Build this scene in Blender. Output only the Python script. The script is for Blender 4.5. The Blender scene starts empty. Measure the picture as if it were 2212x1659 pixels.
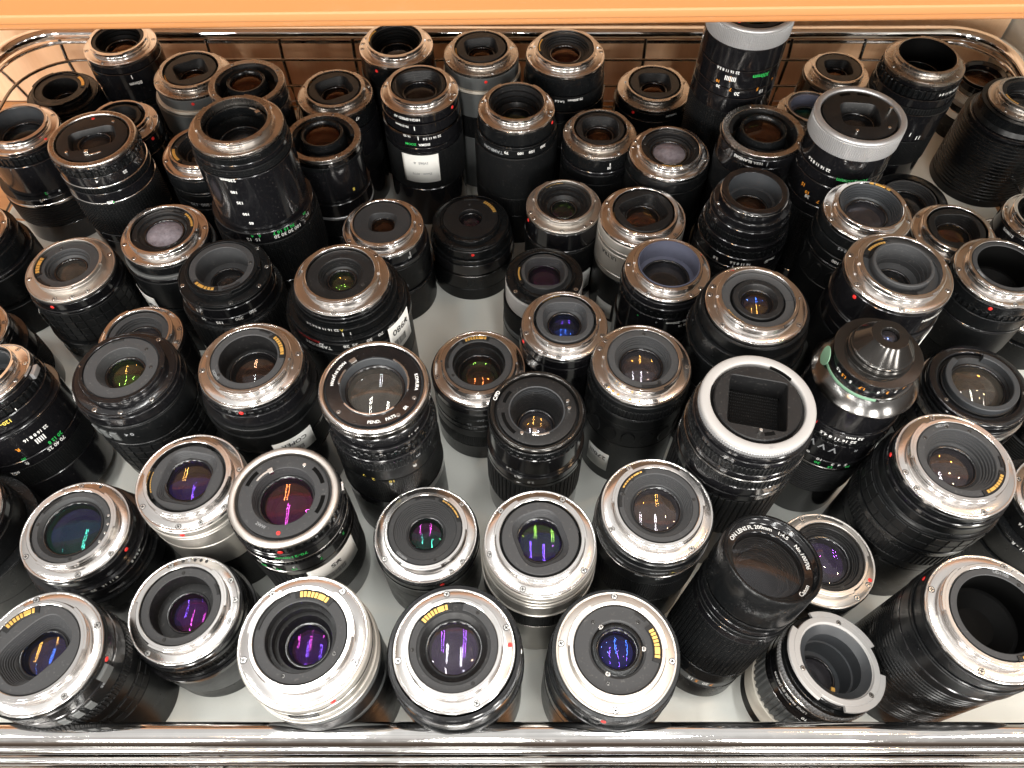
import bpy, math, random
import numpy as np
from mathutils import Vector, Matrix
random.seed(7)
sc = bpy.context.scene
S = 0.001                                   # everything below is written in millimetres
R_ = math.radians
H = 530.0                                   # height of the phone above the white board

# ------------------------------------------------------------------ camera, world, lamps, exposure
cam = bpy.data.cameras.new('camera'); camo = bpy.data.objects.new('camera', cam)
sc.collection.objects.link(camo); sc.camera = camo
camo.location = (0, 0, H*S); camo.rotation_euler = (R_(33), 0, 0)
cam.sensor_width = 36; cam.lens = 36*1661/2212; cam.clip_start = 0.01; cam.clip_end = 50

w = bpy.data.worlds.new('World'); sc.world = w; w.use_nodes = True
nt = w.node_tree; nt.nodes.clear()
def N(t, **k):
    n = nt.nodes.new(t)
    for a, b in k.items(): setattr(n, a, b)
    return n
out = N('ShaderNodeOutputWorld'); bg = N('ShaderNodeBackground'); tc = N('ShaderNodeTexCoord')
sep = N('ShaderNodeSeparateXYZ'); ramp = N('ShaderNodeValToRGB'); nz = N('ShaderNodeTexNoise'); mp = N('ShaderNodeMapRange')
mul = N('ShaderNodeMix', data_type='RGBA', blend_type='MULTIPLY'); mul.inputs[0].default_value = 1
mz = N('ShaderNodeMapRange'); mz.inputs[1].default_value = -1; mz.inputs[2].default_value = 1
nt.links.new(tc.outputs['Generated'], sep.inputs[0]); nt.links.new(sep.outputs[2], mz.inputs[0]); nt.links.new(mz.outputs[0], ramp.inputs[0])
cr = ramp.color_ramp
cr.elements[0].position = 0; cr.elements[0].color = (.03, .022, .016, 1)
cr.elements[1].position = 1; cr.elements[1].color = (.64, .63, .61, 1)
for p, c in ((.42, (.12, .09, .07, 1)), (.5, (.26, .22, .19, 1)), (.62, (.28, .265, .25, 1)), (.74, (.42, .40, .375, 1)), (.86, (.56, .535, .51, 1))):
    e = cr.elements.new(p); e.color = c
nz.inputs['Scale'].default_value = 2.2; nz.inputs['Detail'].default_value = 2; nz.inputs['Roughness'].default_value = .6
nt.links.new(tc.outputs['Generated'], nz.inputs[0]); nt.links.new(nz.outputs[0], mp.inputs[0])
mp.inputs[1].default_value = .36; mp.inputs[2].default_value = .64; mp.inputs[3].default_value = .78; mp.inputs[4].default_value = 1.15
nt.links.new(ramp.outputs[0], mul.inputs[6]); nt.links.new(mp.outputs[0], mul.inputs[7])
nt.links.new(mul.outputs[2], bg.inputs[0]); bg.inputs[1].default_value = 1.0
nt.links.new(bg.outputs[0], out.inputs[0])

def area(name, loc, sx, sy, power, col, target=None):
    l = bpy.data.lights.new(name, 'AREA'); l.shape = 'RECTANGLE'; l.size = sx; l.size_y = sy
    l.energy = power; l.color = col
    o = bpy.data.objects.new(name, l); sc.collection.objects.link(o); o.location = loc
    if target is not None:
        o.rotation_euler = (Vector(target)-Vector(loc)).to_track_quat('-Z', 'Y').to_euler()
    return o
TUBE = (.985, .985, .96)
for x, y in ((-.62, .30), (.34, .05), (-.15, -2.6), (1.7, -1.0), (-1.9, -.8), (.55, -1.5), (-.75, -1.3)):          # pairs of fluorescent tubes running away from the camera
    for dx in (-.05, .05):
        area('fluorescent_tube', (x+dx, y, 2.35), .022, 1.3, 6.5, TUBE)
for x, z, s in ((-1.25, .88, .34), (-.12, .94, .30), (.95, .84, .40), (2.3, .9, .40), (-2.4, .9, .40)):                 # low fill lamps added behind the camera to light the wall under the shelf
    area('low_fill_lamp', (x, -2.1, z), s, .7, 29, (1.0, .97, .92), (0, .5, .05))
for x, y in ((1.05, -.15), (.95, .55), (-.9, -1.2), (1.6, .3)):                         # small warm spot lamps
    area('spot_lamp', (x, y, 2.1), .06, .06, 2.6, (1, .62, .32), (0, .3, 0))
vs = sc.view_settings; vs.view_transform = 'Standard'; vs.look = 'None'; vs.gamma = 1; vs.exposure = 0.27; vs.use_curve_mapping = False
sc.cycles.use_denoising = True
sc.cycles.max_bounces = 8; sc.cycles.transparent_max_bounces = 12; sc.cycles.sample_clamp_indirect = 4

# ------------------------------------------------------------------ materials
MATS = {}
def mat(name, base=(.02, .02, .02), rough=.4, metal=0, coat=0, spec=.5, bump=0, bscale=.6, rvar=0, aniso=0, dust=0, dustcol=(.35, .33, .30)):
    if name in MATS: return MATS[name]
    m = bpy.data.materials.new(name); m.use_nodes = True; t = m.node_tree; b = t.nodes['Principled BSDF']
    b.inputs['Base Color'].default_value = (*base, 1); b.inputs['Roughness'].default_value = rough
    b.inputs['Metallic'].default_value = metal; b.inputs['Coat Weight'].default_value = coat
    b.inputs['Coat Roughness'].default_value = .12; b.inputs['Specular IOR Level'].default_value = spec
    tcn = t.nodes.new('ShaderNodeTexCoord')
    if rvar or dust:
        n = t.nodes.new('ShaderNodeTexNoise'); n.inputs['Scale'].default_value = 90; n.inputs['Detail'].default_value = 6; n.inputs['Roughness'].default_value = .7
        t.links.new(tcn.outputs['Object'], n.inputs[0])
        r = t.nodes.new('ShaderNodeMapRange'); r.inputs[1].default_value = .35; r.inputs[2].default_value = .7
        r.inputs[3].default_value = max(.02, rough-rvar); r.inputs[4].default_value = rough+rvar
        t.links.new(n.outputs[0], r.inputs[0]); t.links.new(r.outputs[0], b.inputs['Roughness'])
    if dust:
        n2 = t.nodes.new('ShaderNodeTexNoise'); n2.inputs['Scale'].default_value = 700; n2.inputs['Detail'].default_value = 3
        t.links.new(tcn.outputs['Object'], n2.inputs[0])
        r2 = t.nodes.new('ShaderNodeMapRange'); r2.inputs[1].default_value = .62; r2.inputs[2].default_value = .72; r2.inputs[3].default_value = 0; r2.inputs[4].default_value = dust
        mulm = t.nodes.new('ShaderNodeMath'); mulm.operation = 'MULTIPLY'
        n3 = t.nodes.new('ShaderNodeTexNoise'); n3.inputs['Scale'].default_value = 45
        t.links.new(tcn.outputs['Object'], n3.inputs[0])
        mx = t.nodes.new('ShaderNodeMix'); mx.data_type = 'RGBA'; mx.inputs[6].default_value = (*base, 1); mx.inputs[7].default_value = (*dustcol, 1)
        t.links.new(n2.outputs[0], r2.inputs[0]); t.links.new(r2.outputs[0], mulm.inputs[0]); t.links.new(n3.outputs[0], mulm.inputs[1])
        t.links.new(mulm.outputs[0], mx.inputs[0]); t.links.new(mx.outputs[2], b.inputs['Base Color'])
    if bump:
        n = t.nodes.new('ShaderNodeTexNoise'); n.inputs['Scale'].default_value = 1000*bscale; n.inputs['Detail'].default_value = 3
        t.links.new(tcn.outputs['Object'], n.inputs[0])
        bu = t.nodes.new('ShaderNodeBump'); bu.inputs['Strength'].default_value = bump; bu.inputs['Distance'].default_value = .0003
        t.links.new(n.outputs[0], bu.inputs['Height']); t.links.new(bu.outputs[0], b.inputs['Normal'])
    if aniso:
        b.inputs['Anisotropic'].default_value = aniso
        tg = t.nodes.new('ShaderNodeTangent'); tg.direction_type = 'RADIAL'; tg.axis = 'Z'
        t.links.new(tg.outputs[0], b.inputs['Tangent'])
    MATS[name] = m; return m
mat('black_gloss', (.006, .006, .007), .15, coat=.4, rvar=.04, dust=0.12)
mat('black_satin', (.005, .0055, .006), .25, spec=.32, rvar=.08, dust=.06)
mat('black_matte', (.005, .0055, .006), .34, spec=.22, rvar=.08, dust=.12)
mat('black_rubber', (.006, .0065, .007), .44, spec=.22, bump=.25, dust=.15)
mat('grey_plastic', (.085, .09, .09), .5, rvar=.08, dust=0.17)
mat('baffle_grey', (.033, .034, .036), .62, bump=.12, bscale=1.5, dust=0.21)
mat('baffle_black', (.009, .009, .0095), .45, spec=.35, rvar=.1, dust=0.21)
mat('well_black', (.002, .002, .002), .6, spec=.08)
mat('tube_grey', (.036, .039, .043), .42, rvar=.08)
mat('tube_blue', (.08, .085, .12), .38, rvar=.08)
mat('chrome_flange', (.78, .755, .735), .19, 1, rvar=.02)
mat('satin_flange', (.60, .565, .525), .40, 1, rvar=.04)
mat('dull_flange', (.50, .465, .43), .28, 1, rvar=.03)
mat('champagne', (.44, .42, .385), .34, .75, rvar=.05)
mat('champagne_light', (.52, .495, .45), .36, .5, rvar=.05)
mat('silver_paint', (.46, .46, .465), .36, .6, bump=.05)
mat('white_enamel', (.38, .37, .36), .45)
mat('cream_ring', (.62, .58, .50), .4, .1)
mat('black_chrome', (.17, .165, .16), .2, 1, rvar=.06)
mat('black_edge', (.06, .057, .054), .16, .85)
mat('gold_pin', (.80, .47, .12), .32, .6)
mat('screw_steel', (.72, .70, .67), .25, 1)
mat('slot_dark', (.03, .03, .03), .6)
mat('red_dot', (.75, .03, .025), .35)
mat('ink_white', (.82, .82, .80), .55)
mat('ink_grey', (.26, .27, .28), .6)
mat('ink_green', (.03, .50, .10), .5)
mat('ink_orange', (.80, .30, .03), .5)
mat('ink_yellow', (.70, .55, .10), .5)
mat('ink_red', (.60, .03, .03), .5)
mat('ink_black', (.02, .02, .02), .5)
mat('paper_white', (.70, .70, .67), .6, bump=.05)
mat('green_sticker', (.17, .32, .21), .6)
mat('rim_chrome', (.86, .845, .83), .08, 1, rvar=.05)
mat('wire_chrome_darkened', (.30, .28, .26), .16, 1, rvar=.05)  # chrome wire again, its dark reflections put into the base colour
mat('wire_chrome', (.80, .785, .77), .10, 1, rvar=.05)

def coat_glass(name, col, fac=.16, tint=(.9, .9, .9), haze=0, hazecol=(.4, .38, .38)):
    m = bpy.data.materials.new(name); m.use_nodes = True; t = m.node_tree; t.nodes.clear()
    o = t.nodes.new('ShaderNodeOutputMaterial'); tr = t.nodes.new('ShaderNodeBsdfTransparent'); g = t.nodes.new('ShaderNodeBsdfGlossy')
    tr.inputs[0].default_value = (*tint, 1); g.inputs['Roughness'].default_value = .015; g.inputs[0].default_value = (*col, 1)
    lw = t.nodes.new('ShaderNodeLayerWeight'); lw.inputs[0].default_value = .35
    mr = t.nodes.new('ShaderNodeMapRange'); mr.inputs[3].default_value = fac; mr.inputs[4].default_value = min(.8, fac+.30)
    t.links.new(lw.outputs['Facing'], mr.inputs[0])
    pw = t.nodes.new('ShaderNodeMath'); pw.operation = 'POWER'; pw.inputs[1].default_value = 3
    t.links.new(lw.outputs['Facing'], pw.inputs[0]); t.links.new(pw.outputs[0], mr.inputs[0])
    mx = t.nodes.new('ShaderNodeMixShader')
    t.links.new(mr.outputs[0], mx.inputs[0]); t.links.new(tr.outputs[0], mx.inputs[1]); t.links.new(g.outputs[0], mx.inputs[2])
    last = mx
    if haze:
        d = t.nodes.new('ShaderNodeBsdfDiffuse'); d.inputs[0].default_value = (*hazecol, 1)
        n = t.nodes.new('ShaderNodeTexNoise'); n.inputs['Scale'].default_value = 160; n.inputs['Detail'].default_value = 8; n.inputs['Roughness'].default_value = .75
        tcn = t.nodes.new('ShaderNodeTexCoord'); t.links.new(tcn.outputs['Object'], n.inputs[0])
        r = t.nodes.new('ShaderNodeMapRange'); r.inputs[1].default_value = .35; r.inputs[2].default_value = .7; r.inputs[3].default_value = haze*.6; r.inputs[4].default_value = min(1, haze*1.4)
        t.links.new(n.outputs[0], r.inputs[0])
        mx2 = t.nodes.new('ShaderNodeMixShader'); t.links.new(r.outputs[0], mx2.inputs[0]); t.links.new(mx.outputs[0], mx2.inputs[1]); t.links.new(d.outputs[0], mx2.inputs[2]); last = mx2
    t.links.new(last.outputs[0], o.inputs[0]); MATS[name] = m
coat_glass('g_clear', (.9, .92, 1), 0.035, haze=.015)
coat_glass('g_purple', (.42, .10, 1), 0.06, haze=.015)
coat_glass('g_magenta', (.95, .10, .8), .045, haze=.015)
coat_glass('g_blue', (.06, .20, 1), 0.075, haze=.015)
coat_glass('g_violet', (.20, .08, 1), .065, haze=.015)
coat_glass('g_teal', (.10, .85, .62), .035, haze=.015)
coat_glass('g_green', (.40, .85, .12), 0.055, haze=.015)
coat_glass('g_amber', (1, .50, .10), 0.07, haze=.015)
coat_glass('g_orange', (1, .26, .07), 0.06, haze=.015)
coat_glass('g_brown', (.75, .42, .25), .07, tint=(.6, .45, .35), haze=.04, hazecol=(.22, .12, .08))
coat_glass('g_dusty', (.9, .85, .8), .07, haze=.14, hazecol=(.24, .22, .19))
coat_glass('g_cloudy', (.75, .6, .8), .12, haze=.80, hazecol=(.30, .27, .30))
coat_glass('g_haze', (.8, .75, .85), .06, haze=.07, hazecol=(.26, .25, .28))

def wood(name, c1, c2, sx, sy, sz, rough=.45):
    m = bpy.data.materials.new(name); m.use_nodes = True; t = m.node_tree; b = t.nodes['Principled BSDF']
    tcn = t.nodes.new('ShaderNodeTexCoord'); mp = t.nodes.new('ShaderNodeMapping'); mp.inputs['Scale'].default_value = (sx, sy, sz)
    mp.inputs['Rotation'].default_value = (0, R_(3), 0)
    n = t.nodes.new('ShaderNodeTexNoise'); n.inputs['Scale'].default_value = 1; n.inputs['Detail'].default_value = 9; n.inputs['Roughness'].default_value = .68; n.inputs['Distortion'].default_value = .4
    t.links.new(tcn.outputs['Object'], mp.inputs[0]); t.links.new(mp.outputs[0], n.inputs[0])
    r = t.nodes.new('ShaderNodeValToRGB'); r.color_ramp.elements[0].position = .32; r.color_ramp.elements[1].position = .66
    r.color_ramp.elements[0].color = (*c1, 1); r.color_ramp.elements[1].color = (*c2, 1)
    t.links.new(n.outputs[0], r.inputs[0]); t.links.new(r.outputs[0], b.inputs['Base Color']); b.inputs['Roughness'].default_value = rough
    MATS[name] = m; return m
wood('wall_wood', (.70, .42, .23), (.90, .62, .40), 22, 22, 2.2)
wood('cabinet_wood', (.42, .20, .08), (.62, .33, .15), 3, 30, 30)
mat('bounce_pale', (.74, .57, .43), .45)  # lightened so the added sheet under the shelf bounces more light
mat('orange_trim', (.46, .205, .075), .45)
mat('orange_laminate', (.46, .20, .072), .22, coat=.5, rvar=.05)
mat('board_white', (.74, .75, .70), .5, rvar=.08, dust=.10, dustcol=(.12, .10, .08))
mat('side_white', (.60, .62, .58), .5)

# ------------------------------------------------------------------ mesh helpers (mm in, metres out)
class MB:
    def __init__(s): s.v = []; s.f = []; s.m = []; s.n = 0
    def add(s, v, f, mi=0):
        v = np.asarray(v, float).reshape(-1, 3); s.v.append(v)
        o = s.n
        s.f += [tuple(i+o for i in q) for q in f]; s.m += [mi]*len(f); s.n += len(v)
    def build(s, name, mats, parent=None, sharp=32):
        if isinstance(mats, str): mats = [mats]
        me = bpy.data.meshes.new(name)
        me.from_pydata((np.concatenate(s.v)*S).tolist(), [], s.f)
        for k in mats: me.materials.append(MATS[k])
        if len(mats) > 1: me.polygons.foreach_set('material_index', s.m)
        me.polygons.foreach_set('use_smooth', [True]*len(s.f)); me.update()
        if sharp: me.set_sharp_from_angle(angle=R_(sharp))
        o = bpy.data.objects.new(name, me); sc.collection.objects.link(o)
        if parent is not None: o.parent = parent
        return o
def chamfer(p, c=.28):
    p = [np.array(q, float) for q in p]; o = [p[0]]
    for i in range(1, len(p)-1):
        a, b, d = p[i-1], p[i], p[i+1]; u = a-b; v = d-b; lu = np.linalg.norm(u); lv = np.linalg.norm(v)
        if lu < 1e-6 or lv < 1e-6: continue
        if np.dot(u, v)/(lu*lv) < -.9: o.append(b); continue
        k = min(c, .35*lu, .35*lv); o += [b+u/lu*k, b+v/lv*k]
    o.append(p[-1]); return o
def lathe(mb, prof, n=96, mi=0, c=.28, a0=None, a1=None, cx=0, cy=0):
    p = chamfer(prof, c) if c else [np.array(q, float) for q in prof]
    full = a0 is None
    if full: A = np.linspace(0, 2*np.pi, n, endpoint=False)
    else:
        n = max(3, int(abs(a1-a0)/4)+2); A = np.radians(np.linspace(a0, a1, n))
    ca, sa = np.cos(A), np.sin(A)
    v = np.concatenate([np.stack([cx+q[0]*ca, cy+q[0]*sa, np.full(n, q[1])], 1) for q in p])
    f = []
    for i in range(len(p)-1):
        for j in range(n if full else n-1):
            k = (j+1) % n; f.append((i*n+j, i*n+k, (i+1)*n+k, (i+1)*n+j))
    if not full:
        f.append(tuple(i*n for i in range(len(p)))); f.append(tuple(i*n+n-1 for i in reversed(range(len(p)))))
    mb.add(v, f, mi)
def sector(mb, r0, r1, z0, z1, a0, a1, mi=0, c=.15):
    lathe(mb, [(r0, z0), (r1, z0), (r1, z1), (r0, z1), (r0, z0)], mi=mi, c=c, a0=a0, a1=a1)
def shape(sp, A):
    if sp[0] == 'c': return np.full_like(A, sp[1])
    _, a, b, p, rot = sp[:5]
    t = A-R_(rot); return 1/((np.abs(np.cos(t))/a)**p+(np.abs(np.sin(t))/b)**p)**(1/p)
def loft(mb, rings, n=96, mi=0, cap=False):
    """rings: (shape, z) from outside to inside; shapes ('c', r) or ('q', a, b, exponent, rotation)"""
    A = np.linspace(0, 2*np.pi, n, endpoint=False); v = []
    for sp, z in rings:
        r = shape(sp, A); v.append(np.stack([r*np.cos(A), r*np.sin(A), np.full(n, z)], 1))
    f = [(i*n+j, (i+1)*n+j, (i+1)*n+(j+1) % n, i*n+(j+1) % n) for i in range(len(rings)-1) for j in range(n)]
    if cap: f.append(tuple((len(rings)-1)*n+j for j in range(n)))
    mb.add(np.concatenate(v), f, mi)
def blocks(mb, r, z0, z1, n, rows, fw=.62, fh=.62, dep=.6, tap=.5, mi=0, ngon=4, off=0, stag=False, a0=0, a1=360):
    dz = (z1-z0)/rows; da = R_(a1-a0)/n
    for i in range(rows):
        zc = z0+(i+.5)*dz
        for j in range(n):
            a = R_(a0)+(j+.5+(.5 if stag and i % 2 else 0))*da+off
            if ngon == 4: q = [(-1, -1), (1, -1), (1, 1), (-1, 1)]
            else: q = [(math.cos(t*2*math.pi/ngon), math.sin(t*2*math.pi/ngon)) for t in range(ngon)]
            vv = []
            for k, rr in ((1, r-.1), (tap, r+dep)):
                for x, y in q:
                    aa = a+x*fw*.5*da*k; vv.append((rr*math.cos(aa), rr*math.sin(aa), zc+y*fh*.5*dz*k))
            g = len(q)
            mb.add(vv, [(t, (t+1) % g, g+(t+1) % g, g+t) for t in range(g)]+[tuple(range(g, 2*g))], mi)
def gear(mb, r, z0, z1, n, dep=.6, duty=.5, mi=0):
    A = []; Rr = []
    for j in range(n):
        b = 2*math.pi*j/n; w_ = 2*math.pi/n
        A += [b, b+w_*duty*.7, b+w_*duty, b+w_*.9]; Rr += [r, r, r-dep, r-dep]
    A = np.array(A); Rr = np.array(Rr); m = len(A); v = []
    for dr, z in ((-1.5, z1), (-.25, z1), (0, z1-.3), (0, z0+.3), (-.25, z0), (-1.5, z0)):
        rr = Rr+dr if dr > -1 else np.full(m, r-dep-.6)
        v.append(np.stack([rr*np.cos(A), rr*np.sin(A), np.full(m, z)], 1))
    f = [(i*m+j, (i+1)*m+j, (i+1)*m+(j+1) % m, i*m+(j+1) % m) for i in range(5) for j in range(m)]
    mb.add(np.concatenate(v), f, mi)
def dome(mb, r, z, b, n=96, k=26):
    """spherical cap of radius r at height z, bulge b"""
    if abs(b) < .05: b = .05
    Rc = (r*r+b*b)/(2*abs(b)); sg = 1 if b > 0 else -1
    pr = []
    for i in range(k+1):
        x = r*(1-i/k)
        pr.append((max(x, .02), z+sg*(math.sqrt(max(0, Rc*Rc-x*x))-(Rc-abs(b)))))
    lathe(mb, pr, n=n, c=0)
_T = {}
def textmesh(s):
    if s not in _T:
        c = bpy.data.curves.new('t', 'FONT'); c.body = s; c.size = 1; c.align_x = 'CENTER'; c.align_y = 'CENTER'; c.resolution_u = 2
        c.offset = .02
        o = bpy.data.objects.new('t', c); sc.collection.objects.link(o); bpy.context.view_layer.update()
        me = o.evaluated_get(bpy.context.evaluated_depsgraph_get()).to_mesh()
        v = np.array([q.co[:] for q in me.vertices]).reshape(-1, 3); f = [tuple(p.vertices) for p in me.polygons]
        bpy.data.objects.remove(o); bpy.data.curves.remove(c); _T[s] = (v, f)
    return _T[s]
def wraptext(parent, s, r, z, ang, size, col, flip=True, sx=1.0, name='marking'):
    size *= 1.32
    v, f = textmesh(s)
    if len(v) == 0: return
    x = v[:, 0]*size*sx; y = v[:, 1]*size
    if flip: x, y = -x, -y
    a = R_(ang)+x/r
    mb = MB(); mb.add(np.stack([r*np.cos(a), r*np.sin(a), z+y], 1), f); return mb.build(name, col, parent, sharp=None)
def ringtext(parent, s, r, z, ang, size, col, inward=False, name='marking'):
    """writing laid flat round a ring; tops of the letters point outward unless inward"""
    v, f = textmesh(s); x = v[:, 0]*size; y = v[:, 1]*size
    if inward: a = R_(ang)+x/r; rr = r-y
    else: a = R_(ang)-x/r; rr = r+y
    mb = MB(); mb.add(np.stack([rr*np.cos(a), rr*np.sin(a), np.full_like(x, z)], 1), f); return mb.build(name, col, parent, sharp=None)

def tag(o, label=None, cat=None, group=None, kind=None):
    for k, v in (('label', label), ('category', cat), ('group', group), ('kind', kind)):
        if v: o[k] = v
    return o
def box(mb, x0, x1, y0, y1, z0, z1, mi=0):
    v = [(x, y, z) for z in (z0, z1) for y in (y0, y1) for x in (x0, x1)]
    mb.add(v, [(0, 2, 3, 1), (4, 5, 7, 6), (0, 1, 5, 4), (1, 3, 7, 5), (3, 2, 6, 7), (2, 0, 4, 6)], mi)
def rbox(mb, x0, x1, y0, y1, z0, z1, c):
    """box swept along x with a rounded yz section"""
    pts = []
    for (cy, cz, a) in ((y0+c, z0+c, 180), (y1-c, z0+c, 270), (y1-c, z1-c, 0), (y0+c, z1-c, 90)):
        for k in range(5):
            t = R_(a+k*22.5); pts.append((cy+c*math.cos(t), cz+c*math.sin(t)))
    n = len(pts); v = [(x, p[0], p[1]) for x in (x0, x1) for p in pts]
    mb.add(v, [(j, (j+1) % n, n+(j+1) % n, n+j) for j in range(n)]+[tuple(reversed(range(n))), tuple(range(n, 2*n))])
def tube(mb, pts, r, closed=False, n=20, mi=0):
    P = [Vector(p) for p in pts]; m = len(P); v = []
    for i, p in enumerate(P):
        if closed: t = (P[(i+1) % m]-P[i-1])
        else: t = P[min(i+1, m-1)]-P[max(i-1, 0)]
        t.normalize(); up = Vector((0, 0, 1)) if abs(t.z) < .9 else Vector((0, 1, 0))
        a = t.cross(up).normalized(); b = a.cross(t)
        for k in range(n):
            q = 2*math.pi*k/n; v.append(p+a*r*math.cos(q)+b*r*math.sin(q))
    f = []
    for i in range(m if closed else m-1):
        for k in range(n):
            i2 = (i+1) % m; f.append((i*n+k, i*n+(k+1) % n, i2*n+(k+1) % n, i2*n+k))
    if not closed: f += [tuple(range(n)), tuple(reversed(range((m-1)*n, m*n)))]
    mb.add([tuple(q) for q in v], f, mi)
def rrect(cx, y0, y1, hw, rad, z, k=10):
    pts = []
    for (x, y, a) in ((cx-hw+rad, y0+rad, 180), (cx+hw-rad, y0+rad, 270), (cx+hw-rad, y1-rad, 0), (cx-hw+rad, y1-rad, 90)):
        for i in range(k+1):
            t = R_(a+i*90/k); pts.append((x+rad*math.cos(t), y+rad*math.sin(t), z))
    return pts

# ------------------------------------------------------------------ the setting
mb = MB(); box(mb, -900, 900, 70, 748, -60, -30); tag(mb.build('floor', 'cabinet_wood'), kind='structure')
mb = MB(); box(mb, -900, 516, 748, 770, -29, 460); tag(mb.build('wall_back', 'wall_wood'), kind='structure')
mb = MB(); box(mb, 519, 545, 330, 772, -29, 334)
tag(mb.build('side_panel', 'side_white'), 'pale grey cabinet side panel at the right of the wood backing', 'panel')
mb = MB()
rbox(mb, -700, 700, 0, 450, 0, 42, 3.0)
sh = mb.build('shelf', 'orange_laminate'); sh.location = (0, .3385, .3175); sh.rotation_euler = (0, 0, R_(1.1))
tag(sh, 'glossy orange laminate shelf hanging over the back of the basket', 'shelf')
mb = MB(); rbox(mb, -700, 700, -.6, 2, 4, 9.0, 1.2)
mb.build('edge_trim', 'orange_trim', sh)
mb = MB(); box(mb, -699, 699, 6, 405, -1.6, .4)
mb.build('bounce_panel', 'bounce_pale', sh)  # unseen pale sheet added as a reflector for the wall and mounts

# basket
bk = bpy.data.objects.new('wire_basket', None); sc.collection.objects.link(bk)
tag(bk, 'chrome wire basket with thick tubular rim holding all the lenses', 'basket')
BX, BY0, BY1, HW = -7, 68.0, 716.0, 498
mb = MB(); tube(mb, rrect(BX, BY0, BY1, HW, 55, 75), 6.3, True, 28); mb.build('rim', 'rim_chrome', bk)
for z, ins, r in ((66, 1.5, 1.9), (50, 8, 1.5), (25, 16, 1.3), (4, 22, 1.2)):
    mb = MB(); tube(mb, rrect(BX, BY0+(0 if z > 60 else 1), BY1-ins, HW-ins, 60, z), r, True, 10); mb.build('horizontal_wire', 'wire_chrome_darkened' if z < 60 else 'wire_chrome', bk)
for k in range(7):                                            # stacked wires of the front face, bulging towards the viewer
    mb = MB(); z = 64-k*7.2; yy = BY0-5.5-k*4.6
    tube(mb, [(-520, yy, z), (0, yy, z), (505, yy, z)], 2.7 if k else 3.0, False, 14); mb.build('front_wire', 'wire_chrome', bk)
for k in range(-1, 14):
    u = 121+159.5*k; x = (u-1106)/1661*771
    if abs(x-BX) > HW-20: continue
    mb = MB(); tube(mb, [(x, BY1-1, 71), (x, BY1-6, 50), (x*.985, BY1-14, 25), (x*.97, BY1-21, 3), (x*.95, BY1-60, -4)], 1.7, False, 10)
    mb.build('upright_wire', 'wire_chrome_darkened', bk)
for k in range(9):
    for sx in (-1, 1):
        y = 110+k*70; X = BX+sx*HW
        mb = MB(); tube(mb, [(X, y, 71), (X-sx*8, y, 50), (X-sx*16, y, 25), (X-sx*22, y, 3), (X-sx*60, y, -4)], 1.7, False, 10)
        mb.build('side_wire', 'wire_chrome', bk)
for k in range(14):
    x = -455+k*70+11
    mb = MB(); tube(mb, [(x, BY0+1, 71), (x, BY0-3, 58), (x, BY0-18, 34), (x, BY0-16, 18), (x, BY0+10, -4)], 1.5, False, 10)
    mb.build('upright_wire', 'wire_chrome', bk)
mb = MB(); box(mb, BX-476, BX+474, 84, 694, -3.2, 0)
tag(mb.build('liner_board', 'board_white'), 'off white board lining the bottom of the basket', 'board')

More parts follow.
